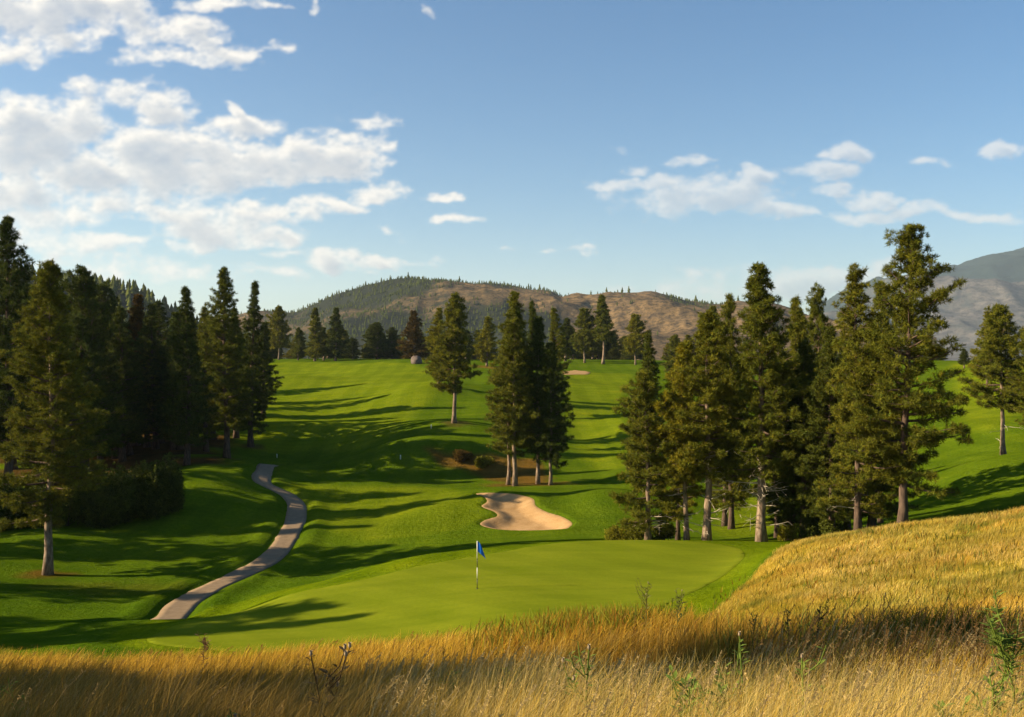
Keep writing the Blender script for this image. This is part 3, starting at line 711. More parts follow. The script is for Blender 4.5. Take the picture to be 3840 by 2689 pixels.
def put(r, u, y, vtop, h0, rz=0.0, wide=1.0):
    x = (u - U0) / F * y; z = H1(x, y); ztop = -(vtop - V0) / F * y
    s = (ztop - z) / h0
    r.location = (x, y, z - 0.02); r.scale = (s * wide, s * wide, s); r.rotation_euler = (0, 0, rz)
    return s
G_R = 'tall pines right of the green'; G_L = 'pines of the dark wood on the left'; G_M = 'pines in the middle of the course'; G_F = 'pines along the far ridge'
# hero trees: u, y, v_top, crown half width (picture units), start, options, label, needle, bark
HERO = [
 (107, 65, 590, 135, 0.16, dict(dens=1.25, irregular=0.3, low_side=3.0, trunk_r=0.30, taper=0.72), 'big pine with bare pale lower trunk standing alone on the lawn at far left', M_needle, M_bark, G_L),
 (16, 84, 487, 100, 0.25, dict(irregular=0.45, dens=1.0, taper=0.8), 'tallest dark pine cut by the left edge of the photo, open ragged top', M_needle_dark, M_barkdark, G_L),
 (192, 104, 610, 112, 0.15, dict(irregular=0.3, dens=1.15, taper=0.55), 'broad round topped pine just right of the big lawn pine', M_needle_dark, M_barkdark, G_L),
 (508, 112, 603, 70, 0.16, dict(irregular=0.4, dens=1.1, taper=0.75), 'tall pine with narrow spire at the right edge of the left wood', M_needle, M_barkdark, G_L),
 (562, 126, 633, 46, 0.10, dict(irregular=0.35, dens=1.1, taper=0.85), 'slim pointed pine, last tree of the left wood beside the fairway', M_needle_dark, M_barkdark, G_L),
 (418, 104, 645, 62, 0.12, dict(irregular=0.35, taper=0.8), 'pointed pine rising behind two dark ones in the left wood', M_needle_dark, M_barkdark, G_L),
 (1018, 126, 662, 52, 0.24, dict(irregular=0.35, dens=1.25, taper=0.6, low_side=3.14), 'lone dense pine with bare trunk base in the middle of the fairway', M_needle, M_bark, G_M),
 (1155, 100, 655, 64, 0.22, dict(irregular=0.32, dens=1.15, taper=0.75, trunk_r=0.26), 'tallest pine of the middle clump behind the bunker, second trunk from left', M_needle, M_bark, G_M),
 (1139, 101, 750, 54, 0.22, dict(irregular=0.4, dens=0.9, taper=0.7, trunk_r=0.20), 'leftmost trunk of the middle clump behind the bunker, lower than its neighbour', M_needle, M_bark, G_M),
 (1206, 101, 712, 50, 0.20, dict(irregular=0.35, dens=1.2, taper=0.7, trunk_r=0.22), 'dark pine third from left in the middle clump behind the bunker', M_needle_dark, M_bark, G_M),
 (1234, 100, 770, 50, 0.15, dict(irregular=0.35, dens=1.2, taper=0.6, trunk_r=0.18), 'rightmost pine of the middle clump behind the bunker', M_needle_dark, M_bark, G_M),
 (1453, 61, 840, 88, 0.07, dict(irregular=0.35, dens=1.1, taper=0.55, trunk_r=0.20, bare=14), 'leftmost pine at the back of the green, sparse olive foliage nearly to the ground', M_needle, M_bark, G_R),
 (1540, 60.5, 770, 62, 0.28, dict(irregular=0.35, dens=1.0, taper=0.6, trunk_r=0.17, bare=22), 'thin yellowish pine between two thicker ones at the back of the green', M_needle_warm, M_bark, G_R),
 (1585, 60, 705, 90, 0.30, dict(irregular=0.28, dens=1.2, taper=0.62, trunk_r=0.27, bare=34), 'pine with pale straight trunk and dead twigs at the back of the green', M_needle, M_bark, G_R),
 (1708, 59, 598, 104, 0.24, dict(irregular=0.28, dens=1.3, taper=0.72, trunk_r=0.31, bare=44), 'tall conical pine with the thickest pale trunk behind the green', M_needle, M_bark, G_R),
 (1925, 54, 605, 100, 0.10, dict(irregular=0.4, dens=1.05, taper=0.65, trunk_r=0.22, bare=6), 'tall pine with open top left of the tallest pine, behind the golden mound', M_needle, M_barkdark, G_R),
 (2022, 52, 508, 138, 0.15, dict(irregular=0.45, dens=1.05, taper=0.62, trunk_r=0.26, lean=0.02, low_side=0.0, lobes=5), 'tallest pine of all with dark trunk rising behind the golden mound', M_needle, M_barkdark, G_R),
 (2250, 90, 690, 62, 0.32, dict(irregular=0.4, dens=1.05, taper=0.5, trunk_r=0.24, bare=6), 'pine with pale trunk on the green slope at the right edge', M_needle, M_bark, 'pines on the slope at the right edge'),
]
for i, (u, y, vt, hw, st, kw, lab, nd, bk, g) in enumerate(HERO):
    x = (u - U0) / F * y; z = H1(x, y); h = -(vt - V0) / F * y - z
    lod = 1.0 if y < 80 else 0.8
    cl = 0.20 if y < 80 else 0.27
    pp = pine_parts(100 + i, h, hw / F * y * 0.92, st, clump=cl, blades=14 if y < 80 else 11, lod=lod, bough=11 if y < 80 else 8, **kw)
    r = make_tree(pp, 'pine_tree', lab, nd, bk, g); r.location = (x, y, z - 0.02)
    r.rotation_euler = (0, 0, 0)
# shared pine kinds, copied and scaled
KINDS = []
for i, (R, st, kw) in enumerate([(3.2, 0.12, dict(taper=0.8)), (2.7, 0.10, dict(taper=0.9, dens=1.2)), (3.8, 0.2, dict(taper=0.55, irregular=0.4)), (2.2, 0.14, dict(taper=0.8, dens=1.1)), (3.4, 0.3, dict(taper=0.6, irregular=0.45))]):
    KINDS.append((pine_parts(300 + i, 18.0, R, st, clump=0.25, blades=11, lod=0.72, bough=8, **kw), R))
FARK = []
for i, (R, st, kw) in enumerate([(3.0, 0.12, dict(taper=0.7)), (2.4, 0.08, dict(taper=0.85)), (3.6, 0.25, dict(taper=0.5, irregular=0.45)), (1.9, 0.2, dict(taper=0.75)), (3.3, 0.05, dict(taper=0.6)),
                                 (1.7, 0.35, dict(taper=0.7, irregular=0.45, dens=0.8))]):
    FARK.append((pine_parts(400 + i, 15.0, R, st, clump=0.42, blades=8, lod=0.42, needle_w=0.22, bough=4, **kw), R))
proto = {}
def place(kset, k, u, y, vt, hw, label, group, needle=M_needle, bark=M_barkdark, rz=0.0):
    kinds, h0 = (KINDS, 18.0) if kset == 'K' else (FARK, 15.0)
    pp, R = kinds[k]
    if (kset, k) not in proto:
        r = make_tree(pp, 'pine_tree', label, needle, bark, group); proto[(kset, k)] = r
    else: r = copy_tree(proto[(kset, k)], label, group, needle)
    x = (u - U0) / F * y; z = H1(x, y); h = -(vt - V0) / F * y - z; s = h / h0
    w = (hw / F * y) / (R * 0.95)
    r.location = (x, y, z - 0.03); r.scale = (w, w, s); r.rotation_euler = (0, 0, rz)
    return r
D_, N_, W_, B_ = M_needle_dark, M_needle, M_needle_warm, M_needle_brown
MID = [
 (1, 1845, 61, 810, 95, 'low crowned dark pine left of the open topped one, foliage near the ground', G_R, D_), (1, 1955, 58, 800, 95, 'low crowned dark pine between the two tallest pines of the right group', G_R, D_),
 (1, 1772, 61, 880, 70, 'short dark pine right of the thickest pale trunk', G_R, D_), (0, 1625, 76, 830, 70, 'short pine behind the gap between the two pale trunks', G_R, N_),
 (2, 88, 84, 690, 90, 'dark pine closing the gap right behind the lawn pine', G_L, D_), (0, 165, 86, 700, 80, 'dark pine between the lawn pine and the broad topped one', G_L, D_),
 (1, 405, 118, 700, 60, 'dark pine just behind the pointed one in the left wood', G_L, D_), (1, 478, 128, 715, 55, 'pine left of the narrow spire, set back', G_L, D_),
 (0, 262, 80, 730, 85, 'shaded pine over the left end of the bush row', G_L, D_),
 (0, 60, 90, 640, 80, 'pine between the left edge giant and the lawn pine, mostly hidden', G_L, D_), (2, 145, 100, 690, 80, 'dark pine showing behind the top right of the lawn pine', G_L, D_),
 (2, 240, 92, 642, 80, 'round crowned dark pine right of the broad topped one', G_L, D_), (1, 307, 98, 660, 58, 'brownish green pointed pine in the middle of the left wood', G_L, B_),
 (3, 350, 92, 682, 44, 'narrow very dark pine right of the brownish one', G_L, D_), (1, 388, 90, 745, 50, 'short very dark pine in front of the pointed one in the left wood', G_L, D_),
 (0, 462, 118, 690, 56, 'blunt pine between the pointed pine and the narrow spire in the left wood', G_L, N_), (1, 440, 128, 720, 50, 'pine showing low between two taller ones in the left wood', G_L, W_),
 (3, 590, 148, 722, 36, 'low pine at the right foot of the slim pointed pine', G_L, D_), (0, 275, 112, 690, 66, 'pine filling the gap behind the brownish pine', G_L, D_),
 (1, 330, 120, 712, 55, 'pine filling the gap behind the narrow very dark one', G_L, N_), (2, 225, 76, 760, 72, 'shaded pine with low crown just right of the lawn pine', G_L, D_),
 (0, 290, 84, 790, 70, 'shaded low pine above the dark bushes', G_L, D_), (1, 530, 132, 690, 50, 'pine tucked behind the narrow spire', G_L, N_),
 (2, 30, 68, 760, 95, 'shaded pine in front of the left edge giant', G_L, D_), (3, 360, 100, 775, 50, 'shaded pine at the foot of the wood left of the duff slope', G_L, D_),
 (0, 475, 140, 760, 50, 'low pine deep in the wood above the brown duff slope', G_L, D_),
 (1, 1456, 92, 748, 52, 'darker pine top showing above the leftmost pine at the back of the green', G_R, D_), (0, 1640, 74, 662, 70, 'pine behind the gap between the two pale trunks', G_R, N_),
 (3, 1772, 72, 668, 62, 'pine just right of the tall conical one, set back', G_R, N_), (3, 1797, 88, 690, 22, 'thin spire showing over the right group', G_R, N_),
 (2, 1833, 78, 652, 66, 'flat topped pine between the conical pine and the open topped one', G_R, N_), (0, 1800, 60, 765, 80, 'shaded pine in the heart of the right group', G_R, D_),
 (1, 1868, 57, 730, 74, 'dark trunked pine left of the open topped one', G_R, D_), (2, 1975, 66, 650, 70, 'pine filling between the open topped and the tallest pine', G_R, N_),
 (4, 1900, 62, 790, 90, 'low shaded pine behind the dark trunks of the right group', G_R, D_), (0, 1520, 66, 800, 55, 'yellow tinged pine behind the thin one at the back of the green', G_R, W_),
 (0, 1742, 64, 740, 62, 'pine half hidden by the thickest pale trunk', G_R, N_),
 (2, 2312, 86, 715, 60, 'pine cut by the right edge of the photo', 'pines on the slope at the right edge', N_), (2, 2215, 150, 700, 36, 'slanting crowned pine behind the slope pine at the right', 'pines on the slope at the right edge', W_),
 (3, 985, 165, 690, 30, 'brown green pine peering out left of the lone fairway pine', G_M, W_), (3, 1187, 120, 676, 30, 'dark spire behind the tallest pine of the middle clump', G_M, D_),
 (3, 1238, 150, 692, 34, 'olive pine rising behind the right of the middle clump', G_M, N_), (3, 1150, 160, 690, 34, 'pine behind the left of the middle clump', G_M, N_),
]
rs = random.Random(4)
for (k, u, y, vt, hw, lab, g, nd) in MID:
    if g == G_L and y < 106: y = 106 + (y - 60) * 0.4
    place('K', k, u, y, vt, hw * (0.92 if g == G_R else 1), lab, g, nd, M_barkdark, rs.uniform(0, 6.28))
RIDGE = [
 (2, 625, 285, 690, 25, 'olive pine with bare trunk, first on the far ridge right of the left wood', W_), (1, 668, 280, 735, 15, 'small narrow pine second on the far ridge', N_),
 (1, 706, 270, 692, 23, 'tall conical pine left of the close pair on the far ridge', N_), (3, 726, 275, 735, 15, 'thin pine squeezed between two tall conical ones on the ridge', N_),
 (1, 752, 270, 692, 24, 'right hand one of two tall conical pines on the ridge', D_), (4, 790, 285, 758, 19, 'low rounded pine left of the dark double crown', D_),
 (4, 845, 275, 724, 34, 'left half of the dark double crown on the ridge', D_), (4, 880, 278, 735, 26, 'right half of the dark double crown on the ridge', D_),
 (1, 930, 262, 698, 30, 'rusty brown green pine above the boulder', B_), (3, 965, 270, 768, 15, 'small pine between the rusty pine and the lone fairway pine', N_),
 (0, 1092, 230, 712, 27, 'pine with pale trunk just right of the lone fairway pine on the ridge', W_), (3, 1268, 285, 715, 20, 'dark tall pine right of the middle clump', D_),
 (2, 1311, 275, 695, 30, 'broad pine with bare trunk right of the middle clump', N_), (5, 1352, 270, 664, 21, 'thin tall pine with open tiers alone on the ridge', N_),
 (2, 1425, 265, 708, 26, 'pine with full top left of the right hand group', W_), (1, 1285, 300, 735, 16, 'dark pine behind the broad one right of the middle clump', D_),
 (3, 1045, 290, 740, 18, 'pine just right of the lone fairway pine, set far back', D_), (4, 1515, 240, 752, 26, 'low wide pine over the yellow tinged pine', N_),
 (0, 1600, 200, 690, 34, 'distant pine top over the back of the right group', N_), (3, 2162, 205, 782, 12, 'tiny lone conifer on the skyline of the right slope', D_),
 (1, 600, 300, 745, 14, 'small pine at the foot of the left wood on the ridge', D_), (0, 1000, 300, 742, 20, 'pine in the gap left of the lone fairway pine', D_)]
for (k, u, y, vt, hw, lab, nd) in RIDGE:
    place('F', k, u, y, vt, hw, lab, G_F, nd, M_bark, rs.uniform(0, 6.28))
ORD = ['first', 'second', 'third', 'fourth', 'fifth', 'sixth', 'seventh', 'eighth', 'ninth', 'tenth', 'eleventh', 'twelfth', 'thirteenth', 'fourteenth', 'fifteenth', 'sixteenth', 'seventeenth', 'eighteenth']
def zone_labels(uus, zones, fmt):
    out = {}; uus = sorted(uus)
    for lo, hi, nm in zones:
        for k, u in enumerate([u for u in uus if lo <= u < hi]): out[u] = fmt % (ORD[k], nm)
    return out
ZL = [(585, 700, 8, 'at the left end of the far ridge'), (700, 850, 11, 'between the conical pair and the dark double crown'), (850, 1010, 11, 'round the rusty pine'), (1010, 1150, 7, 'between the lone pine and the middle clump'),
      (1240, 1340, 11, 'behind the broad ridge pine'), (1340, 1430, 7, 'right of the thin tall ridge pine'), (1430, 1620, 10, 'behind the left half of the right group'), (1900, 2110, 6, 'behind the tallest pine')]
for lo, hi, n, nm in ZL:
    uu = sorted(rs.uniform(lo, hi) for _ in range(n)); lb = zone_labels(uu, [(lo, hi + 1, nm)], '%s small conifer from left %s')
    for u in uu:
        place('F', rs.choice([0, 1, 3, 4, 4]), u, rs.uniform(300, 345), rs.uniform(738, 784), rs.uniform(13, 25), lb[u], 'small conifers along the far ridge', rs.choice([D_, N_, W_]), M_bark, rs.uniform(0, 6.28))
# pines beyond the left edge of the picture that throw the long shadows
OFF = [(-10, 0.2, -2.9), (-10.5, 1.4, -3.0), (-10, 2.6, -2.9), (-10.5, 3.8, -2.8), (-11, 5.0, -2.9), (-12, 6.2, -3.4), (-13, 7.2, -4.1), (-26, 6.9, -10.0), (-26.5, 8.0, -10.6), (-27, 9.2, -11.2),
       (-48, 42, 18), (-42, 39.5, 16), (-52, 47, 18), (-58, 56, 16), (-50, 69, 17), (-55, 75, 18), (-57, 83, 20), (-56, 91, 20)]   # negative: absolute height of the top
OFFL = ['first', 'second', 'third', 'fourth', 'fifth', 'sixth', 'seventh', 'eighth', 'ninth', 'tenth', 'eleventh', 'twelfth', 'thirteenth', 'fourteenth', 'fifteenth', 'sixteenth', 'seventeenth', 'eighteenth']
for i, (x, y, h) in enumerate(OFF):
    k = [0, 2, 4, 1][i % 4]
    r = copy_tree(proto[('K', k)], OFFL[i] + ' nearest of the shadow throwing pines outside the left edge of the photo', 'pines beyond the left edge', D_)
    h = h if h > 0 else -h - H1(x, y)
    s = h / 18.0; r.location = (x, y, H1(x, y) - 0.03); w_ = 1.7 if x > -15 else 1.1; r.scale = (s * w_, s * w_, s); r.rotation_euler = (0, 0, rs.uniform(0, 6.28))
# wood edge further up the left side of the fairway
for i, (u, y, h) in enumerate([(565, 168, 11), (480, 185, 14), (420, 160, 16), (350, 150, 17), (250, 140, 18), (120, 120, 19), (60, 125, 19), (500, 150, 13), (300, 135, 17), (90, 100, 17), (180, 100, 17)]):
    x = (u - U0) / F * y; z = H1(x, y); vt = V0 - F * (z + h) / y
    place('K', i % 4, u, y, vt, 3.1 * F / y, 'pine at the back of the left wood, ' + ['by the slim pointed pine', 'left of the narrow spire', 'behind the pointed pine', 'behind the very dark pine', 'behind the round crowned pine', 'behind the lawn pine, rear', 'at the far left, rear', 'behind the narrow spire', 'behind the brownish pine', 'behind the lawn pine, front', 'behind the broad topped pine'][i], 'hidden pines at the back of the left wood', D_, M_barkdark, i)

# ---------------------------------------------------------------- bushes
def bush_mesh(seed, w, h, n, leaf, blades=9, tintr=(0.6, 1.4)):
    rg = np.random.default_rng(seed)
    nl = 7; lc = np.stack([rg.uniform(-.6, .6, nl) * w, rg.uniform(-.6, .6, nl) * w, rg.uniform(0.25, 0.65, nl) * h], -1); lr = rg.uniform(0.3, 0.5, nl)
    k = rg.integers(0, nl, n); d = rg.normal(0, 1, (n, 3)); d /= np.linalg.norm(d, axis=1)[:, None]
    P = lc[k] + d * (lr[k] * rg.uniform(0.6, 1.05, n))[:, None] * np.array([w, w, h])
    P[:, 2] = np.abs(P[:, 2]) 
    rd = rg.normal(0, 1, (n, blades, 3)) + d[:, None] * 0.6; rd /= np.linalg.norm(rd, axis=2)[..., None]
    sv = np.cross(rd, rg.normal(0, 1, (n, blades, 3))); sv /= np.linalg.norm(sv, axis=2)[..., None]
    c = P[:, None] + rg.normal(0, leaf * 0.3, (n, blades, 3)); ln_ = leaf * rg.uniform(0.6, 1.2, (n, blades, 1))
    V = np.stack([c, c + rd * ln_ * 0.5 + sv * leaf * 0.2, c + rd * ln_, c + rd * ln_ * 0.5 - sv * leaf * 0.2], 2).reshape(-1, 3)
    t = np.repeat((rg.uniform(*tintr, (n, 1)) * np.ones((n, blades))).reshape(-1, 1), 4, 0)
    acc = Acc()
    for i in range(nl):
        q = np.linspace(0, 1, 4)[:, None]; V2, f2 = tube(lc[i] * q * np.array([1, 1, 1.0]), 0.03 * (1 - q[:, 0]) + 0.008, 4, False); acc.add(V2, f2)
    return V, np.arange(len(V)).reshape(-1, 4), np.repeat(t, 3, 1), acc
def bush(seed, u, y, w, h, label, needle, n=700, leaf=0.16, group=None):
    V, f, C, st = bush_mesh(seed, w, h, n, leaf)
    x = (u - U0) / F * y
    r = empty('bush', (x, y, H1(x, y) - 0.05)); tag(r, label, 'bush', group)
    mesh_obj('leaves', V, f, needle, r, C); st.build('stems', M_barkdark, r)
bush(1, 285, 82, 3.0, 5.2, 'large dark bush right of the lawn pine, left one of the row', D_, 3000, 0.22, 'dark bushes at the foot of the left wood')
bush(2, 345, 83, 2.6, 4.6, 'large dark rounded bush, middle of the row at the foot of the left wood', D_, 2600, 0.22, 'dark bushes at the foot of the left wood')
bush(3, 385, 84, 1.8, 3.7, 'smaller dark bush, right end of the row nearest the lawn', D_, 1700, 0.2, 'dark bushes at the foot of the left wood')
bush(4, 225, 80, 3.0, 4.6, 'dark bush under the crown of the lawn pine', D_, 2600, 0.22, 'dark bushes at the foot of the left wood')
bush(21, 150, 81, 3.0, 4.2, 'dark bush behind the trunk of the lawn pine', D_, 2200, 0.22, 'dark bushes at the foot of the left wood')
bush(22, 60, 82, 3.2, 4.6, 'dark bush left of the lawn pine', D_, 2400, 0.22, 'dark bushes at the foot of the left wood')
bush(23, -20, 80, 3.0, 4.4, 'dark bush cut by the left edge of the photo', D_, 2200, 0.22, 'dark bushes at the foot of the left wood')
bush(5, 1385, 63, 0.9, 1.0, 'small olive bush at the left end of the right group, behind the green', W_, 520, 0.13)
bush(6, 1425, 62, 0.9, 1.3, 'leafy bush at the foot of the leftmost pine behind the green', N_, 600, 0.13)
bush(7, 1488, 62, 0.8, 1.1, 'low bush right of the foot of the leftmost pine behind the green', N_, 520, 0.13)
bush(8, 1760, 60, 0.8, 1.2, 'pale twiggy bush right of the thickest trunk', W_, 420, 0.11)
bush(9, 1815, 60, 1.0, 1.5, 'dark bush at the foot of the two thin trunks behind the mound edge', D_, 650, 0.13)
bush(10, 1870, 57, 0.9, 1.3, 'dark bush left of the dark trunks behind the mound', D_, 560, 0.13)
bush(11, 1040, 112, 1.2, 1.3, 'scrubby brown bush on the rusty bank', B_, 260, 0.2)
bush(12, 1085, 111, 1.2, 1.1, 'larger scrubby bush on the rusty bank left of the middle clump', W_, 420, 0.2)

# ---------------------------------------------------------------- forest on the hills (far-off wood) and skyline conifers
def cone_tree(seed):
    rg = np.random.default_rng(seed); acc = Acc(); n = 7; z0 = 0.10
    for k in range(4):
        zb = z0 + k * 0.22; zt = min(zb + 0.42, 1.0); r = (0.24 - 0.05 * k) * rg.uniform(0.85, 1.15)
        a = np.arange(n) / n * 6.283 + rg.uniform(0, 1); rr = r * rg.uniform(0.65, 1.2, n)
        V = np.vstack([np.stack([np.cos(a) * rr, np.sin(a) * rr, zb + rg.uniform(-0.04, 0.04, n)], -1), [[0, 0, zt]]])
        acc.add(V, np.array([[i, (i + 1) % n, n] for i in range(n)]))
    V, f2 = tube(np.array([[0, 0, -0.05], [0, 0, 0.3]]), [0.02, 0.015], 4, False); acc.add(V, f2)
    V = np.concatenate(acc.V); T3 = np.concatenate(acc.F[3]); Q = np.concatenate(acc.F[4])
    return V, np.vstack([T3, Q[:, [0, 1, 2]], Q[:, [0, 2, 3]]])
def forest(name, hh, count, hts, thr, seed, sharp=4.0):
    X, Y, Z, C, Ug, T = hh; rg = np.random.default_rng(seed)
    base = [cone_tree(seed * 10 + i) for i in range(5)]
    a = rg.integers(0, X.shape[0] - 1, count * 6); b = rg.integers(3, int(X.shape[1] * 0.87), count * 6)
    fx = rg.random(count * 6); fy = rg.random(count * 6)
    def itp(A): return (A[a, b] * (1 - fx) + A[a + 1, b] * fx) * (1 - fy) + (A[a, b + 1] * (1 - fx) + A[a + 1, b + 1] * fx) * fy
    x, y, z, c = itp(X), itp(Y), itp(Z), itp(C)
    pn = fbm(x / 90, y / 90, 3, seed + 2)
    keep = rg.random(count * 6) < np.clip((c + (pn - 0.5) * 1.2 - thr) * sharp, 0.015, 1)
    idx = np.where(keep)[0][:count]
    VV = []; FF = []; n0 = 0; CC = []
    for i in idx:
        V, f = base[i % 5]; h = rg.uniform(*hts); w = h * rg.uniform(0.8, 1.2)
        q = V * np.array([w, w, h]) + np.array([x[i], y[i], z[i] - 0.5])
        VV.append(q); FF.append(f + n0); n0 += len(V); CC.append(np.full((len(V), 3), rg.uniform(0.6, 1.4)))
    o = mesh_obj(name, np.vstack(VV), np.vstack(FF), M_needle_dark, None, np.vstack(CC))
    return o
kind(forest('hillside_forest', hA, 8000, (3.5, 7.0), 0.24, 7, 2.4), 'stuff', 'scattered dark conifers over the dry brown hills', 'forest')
kind(forest('hillside_forest', hB, 1500, (8, 14), 0.3, 9), 'stuff', 'dense dark conifers on the low hill behind the left wood', 'forest')
ct = [cone_tree(900 + i) for i in range(4)]; skp = []
for i in range(4): skp.append(None)
def sky_tree(u, hh, hpx, label, group, kidx, D):
    X, Y, Z, C, Ug, T = hh
    iu = int(np.clip(np.argmin(np.abs(Ug[:, 0] - u)), 0, Ug.shape[0] - 1)); vv = Z[iu] / Y[iu]; j = int(np.argmax(vv))
    x, y, z = X[iu, j], Y[iu, j], Z[iu, j]; h = hpx / F * y
    if skp[kidx] is None:
        V, f = ct[kidx]; r = mesh_obj('conifer', V, f, M_needle_dark, None, np.ones((len(V), 3))); skp[kidx] = r
    else: r = skp[kidx].copy(); COL.objects.link(r)
    tag(r, label, 'tree', group); r.location = (x, y, z - 0.06 * h); r.scale = (h * 1.1, h * 1.1, h); r.rotation_euler = (0, 0, rs.uniform(0, 6))
ZA = [(0, 660, 'at the left foot of the brown hill'), (660, 760, 'on the left flank of the brown hill'), (760, 930, 'on the wooded summit'), (930, 1060, 'above the lone fairway pine'),
      (1060, 1180, 'above the middle clump'), (1180, 1300, 'on the saddle right of the middle clump'), (1300, 1460, 'above the thin tall ridge pine'), (1460, 2000, 'left of the tall conical pine')]
us_ = []
for lo, hi, n in ((600, 660, 6), (660, 760, 12), (770, 925, 8), (935, 1055, 10), (1065, 1175, 9), (1185, 1290, 9), (1305, 1450, 8), (1465, 1660, 12)):
    us_ += [rs.uniform(lo, hi) for _ in range(n)]
lb = zone_labels(us_, ZA, '%s tiny conifer on the skyline %s')
for u in sorted(us_): sky_tree(u, hA, rs.choice([5, 6, 7, 9, 11, 15]) * rs.uniform(0.8, 1.2), lb[u], 'skyline conifers on the brown hills', rs.randrange(4), 1900)
us_ = [rs.uniform(215, 400) for _ in range(24)]
lb = zone_labels(us_, [(0, 270, 'low dark hill at its left end'), (270, 330, 'low dark hill above the brownish pine'), (330, 900, 'low dark hill near the pointed pine')], '%s skyline conifer on the %s')
for u in sorted(us_): sky_tree(u, hB, rs.uniform(7, 18), lb[u], 'skyline conifers on the left hill', rs.randrange(4), 900)

# ---------------------------------------------------------------- grass
def blades_mesh(x, y, hgt, wid, lean, col_base, col_tip, seed, segs=3, curl=0.35, dir0=0.0, dspread=1.2):
    rg = np.random.default_rng(seed); n = len(x); z = H(x, y)
    face = rg.uniform(0, math.pi, n); sx, sy = np.cos(face) * 1.0, np.sin(face) * 0.6
    la = dir0 + rg.normal(0, dspread, n); lx, ly = np.cos(la) * lean * hgt, np.sin(la) * lean * hgt
    Vs = []; Cs = []
    for k in range(segs + 1):
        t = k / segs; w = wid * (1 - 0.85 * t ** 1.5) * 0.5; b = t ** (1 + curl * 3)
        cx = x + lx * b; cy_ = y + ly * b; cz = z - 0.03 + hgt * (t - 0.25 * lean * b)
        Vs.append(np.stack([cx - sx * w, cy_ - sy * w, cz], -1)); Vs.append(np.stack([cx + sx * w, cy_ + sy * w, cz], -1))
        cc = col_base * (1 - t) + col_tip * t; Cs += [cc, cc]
    V = np.stack(Vs, 1).reshape(-1, 3); C = np.stack(Cs, 1).reshape(-1, 3)
    m = 2 * (segs + 1); b0 = np.arange(n)[:, None] * m
    Fq = np.concatenate([b0 + np.array([[2*k, 2*k+1, 2*k+3, 2*k+2]]) for k in range(segs)], 0)
    return V, Fq, C
STRAW = np.array([0.68, 0.46, 0.105]); GOLD = np.array([0.68, 0.42, 0.035]); RED = np.array([0.33, 0.14, 0.018]); OLIVE = np.array([0.20, 0.18, 0.012]); PALE = np.array([0.78, 0.58, 0.20]); GREENB = np.array([0.07, 0.12, 0.012])
def pick(n, probs, cols, rg):
    k = rg.choice(len(cols), n, p=np.array(probs) / sum(probs)); return np.array(cols)[k]
def field(n, ylo, yhi, ulo, uhi, rg, power=1.0):
    y = (ylo ** (1 + power) + rg.random(n) * (yhi ** (1 + power) - ylo ** (1 + power))) ** (1 / (1 + power)) if power else np.exp(rg.uniform(math.log(ylo), math.log(yhi), n))
    x = (rg.uniform(ulo, uhi, n) - U0) / F * y; return x, y
def dry_patch(seed, n, ylo, yhi, ulo, uhi, hlo, hhi, wk, probs, power=0.0, fil=None, dirr=0.2, segs=3, lean=(0.10, 0.95), patch=False, brown=True):
    rg = np.random.default_rng(seed); x, y = field(n, ylo, yhi, ulo, uhi, rg, power)
    tuft = fbm(x * 1.6, y * 1.6, 2, seed)                       # tufty density
    keep = rg.random(n) < np.clip((tuft - 0.22) * 3.2, 0.12, 1)
    if fil is not None: keep &= fil(x, y, rg)
    x = x[keep]; y = y[keep]; tuft = tuft[keep]; n = len(x)
    big = fbm(x * 0.45 + 9, y * 0.45, 3, seed + 1)
    C = pick(n, probs, [STRAW, GOLD, RED, OLIVE, PALE, GREENB], rg)
    mixr = smooth((big - 0.50) * 6)[:, None]; C = C * (1 - 0.45 * mixr) + (RED * 0.55 + GOLD * 0.45) * 0.45 * mixr
    if patch:
        u_ = U0 + F * x / y; px_ = smooth((fbm(x * 0.22 + y * 0.10, y * 0.34, 4, 77) - 0.45) * 7)[:, None]
        C = C * (1 - 0.5 * px_) + np.array([0.30, 0.27, 0.030]) * 0.5 * px_
        lf_ = (smooth((1900 - u_) / 220) * 0.55)[:, None]; C = C * (1 - lf_) + np.array([0.40, 0.30, 0.022]) * lf_
        p2 = smooth((fbm(x * 0.5, y * 0.7, 3, 91) - 0.60) * 9)[:, None]; C = C * (1 - 0.7 * p2) + np.array([0.11, 0.14, 0.02]) * 0.7 * p2
        p3 = smooth((fbm(x * 0.3 - y * 0.15, y * 0.5, 3, 95) - 0.5) * 6)[:, None]; C = C * (1 + 0.35 * p3)
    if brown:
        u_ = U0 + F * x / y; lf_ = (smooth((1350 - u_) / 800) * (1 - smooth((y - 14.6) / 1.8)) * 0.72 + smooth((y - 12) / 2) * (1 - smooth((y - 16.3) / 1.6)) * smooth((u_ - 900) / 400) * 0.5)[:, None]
        C = C * (1 - lf_) + np.array([0.22, 0.115, 0.018]) * lf_  # shade on the left and along the mid band, browned into the blade colour
        cg = (smooth((y - 15.5) / 2) * 0.5)[:, None]; C = C * (1 - cg) + np.array([0.70, 0.41, 0.045]) * cg
        gp = (smooth((fbm(x * 0.9, y * 0.9, 3, 33) - 0.60) * 9) * 0.6)[:, None]; C = C * (1 - gp) + np.array([0.16, 0.15, 0.02]) * gp
    C = C * rg.uniform(0.55, 1.35, (n, 1))
    h = rg.uniform(hlo, hhi, n) * (0.55 + 0.85 * tuft); w = wk * np.maximum(y, 4) * rg.uniform(0.6, 1.3, n)
    le = rg.uniform(*lean, n)
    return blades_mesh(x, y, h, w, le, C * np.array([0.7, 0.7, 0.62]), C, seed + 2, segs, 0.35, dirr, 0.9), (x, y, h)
A_ = Acc()
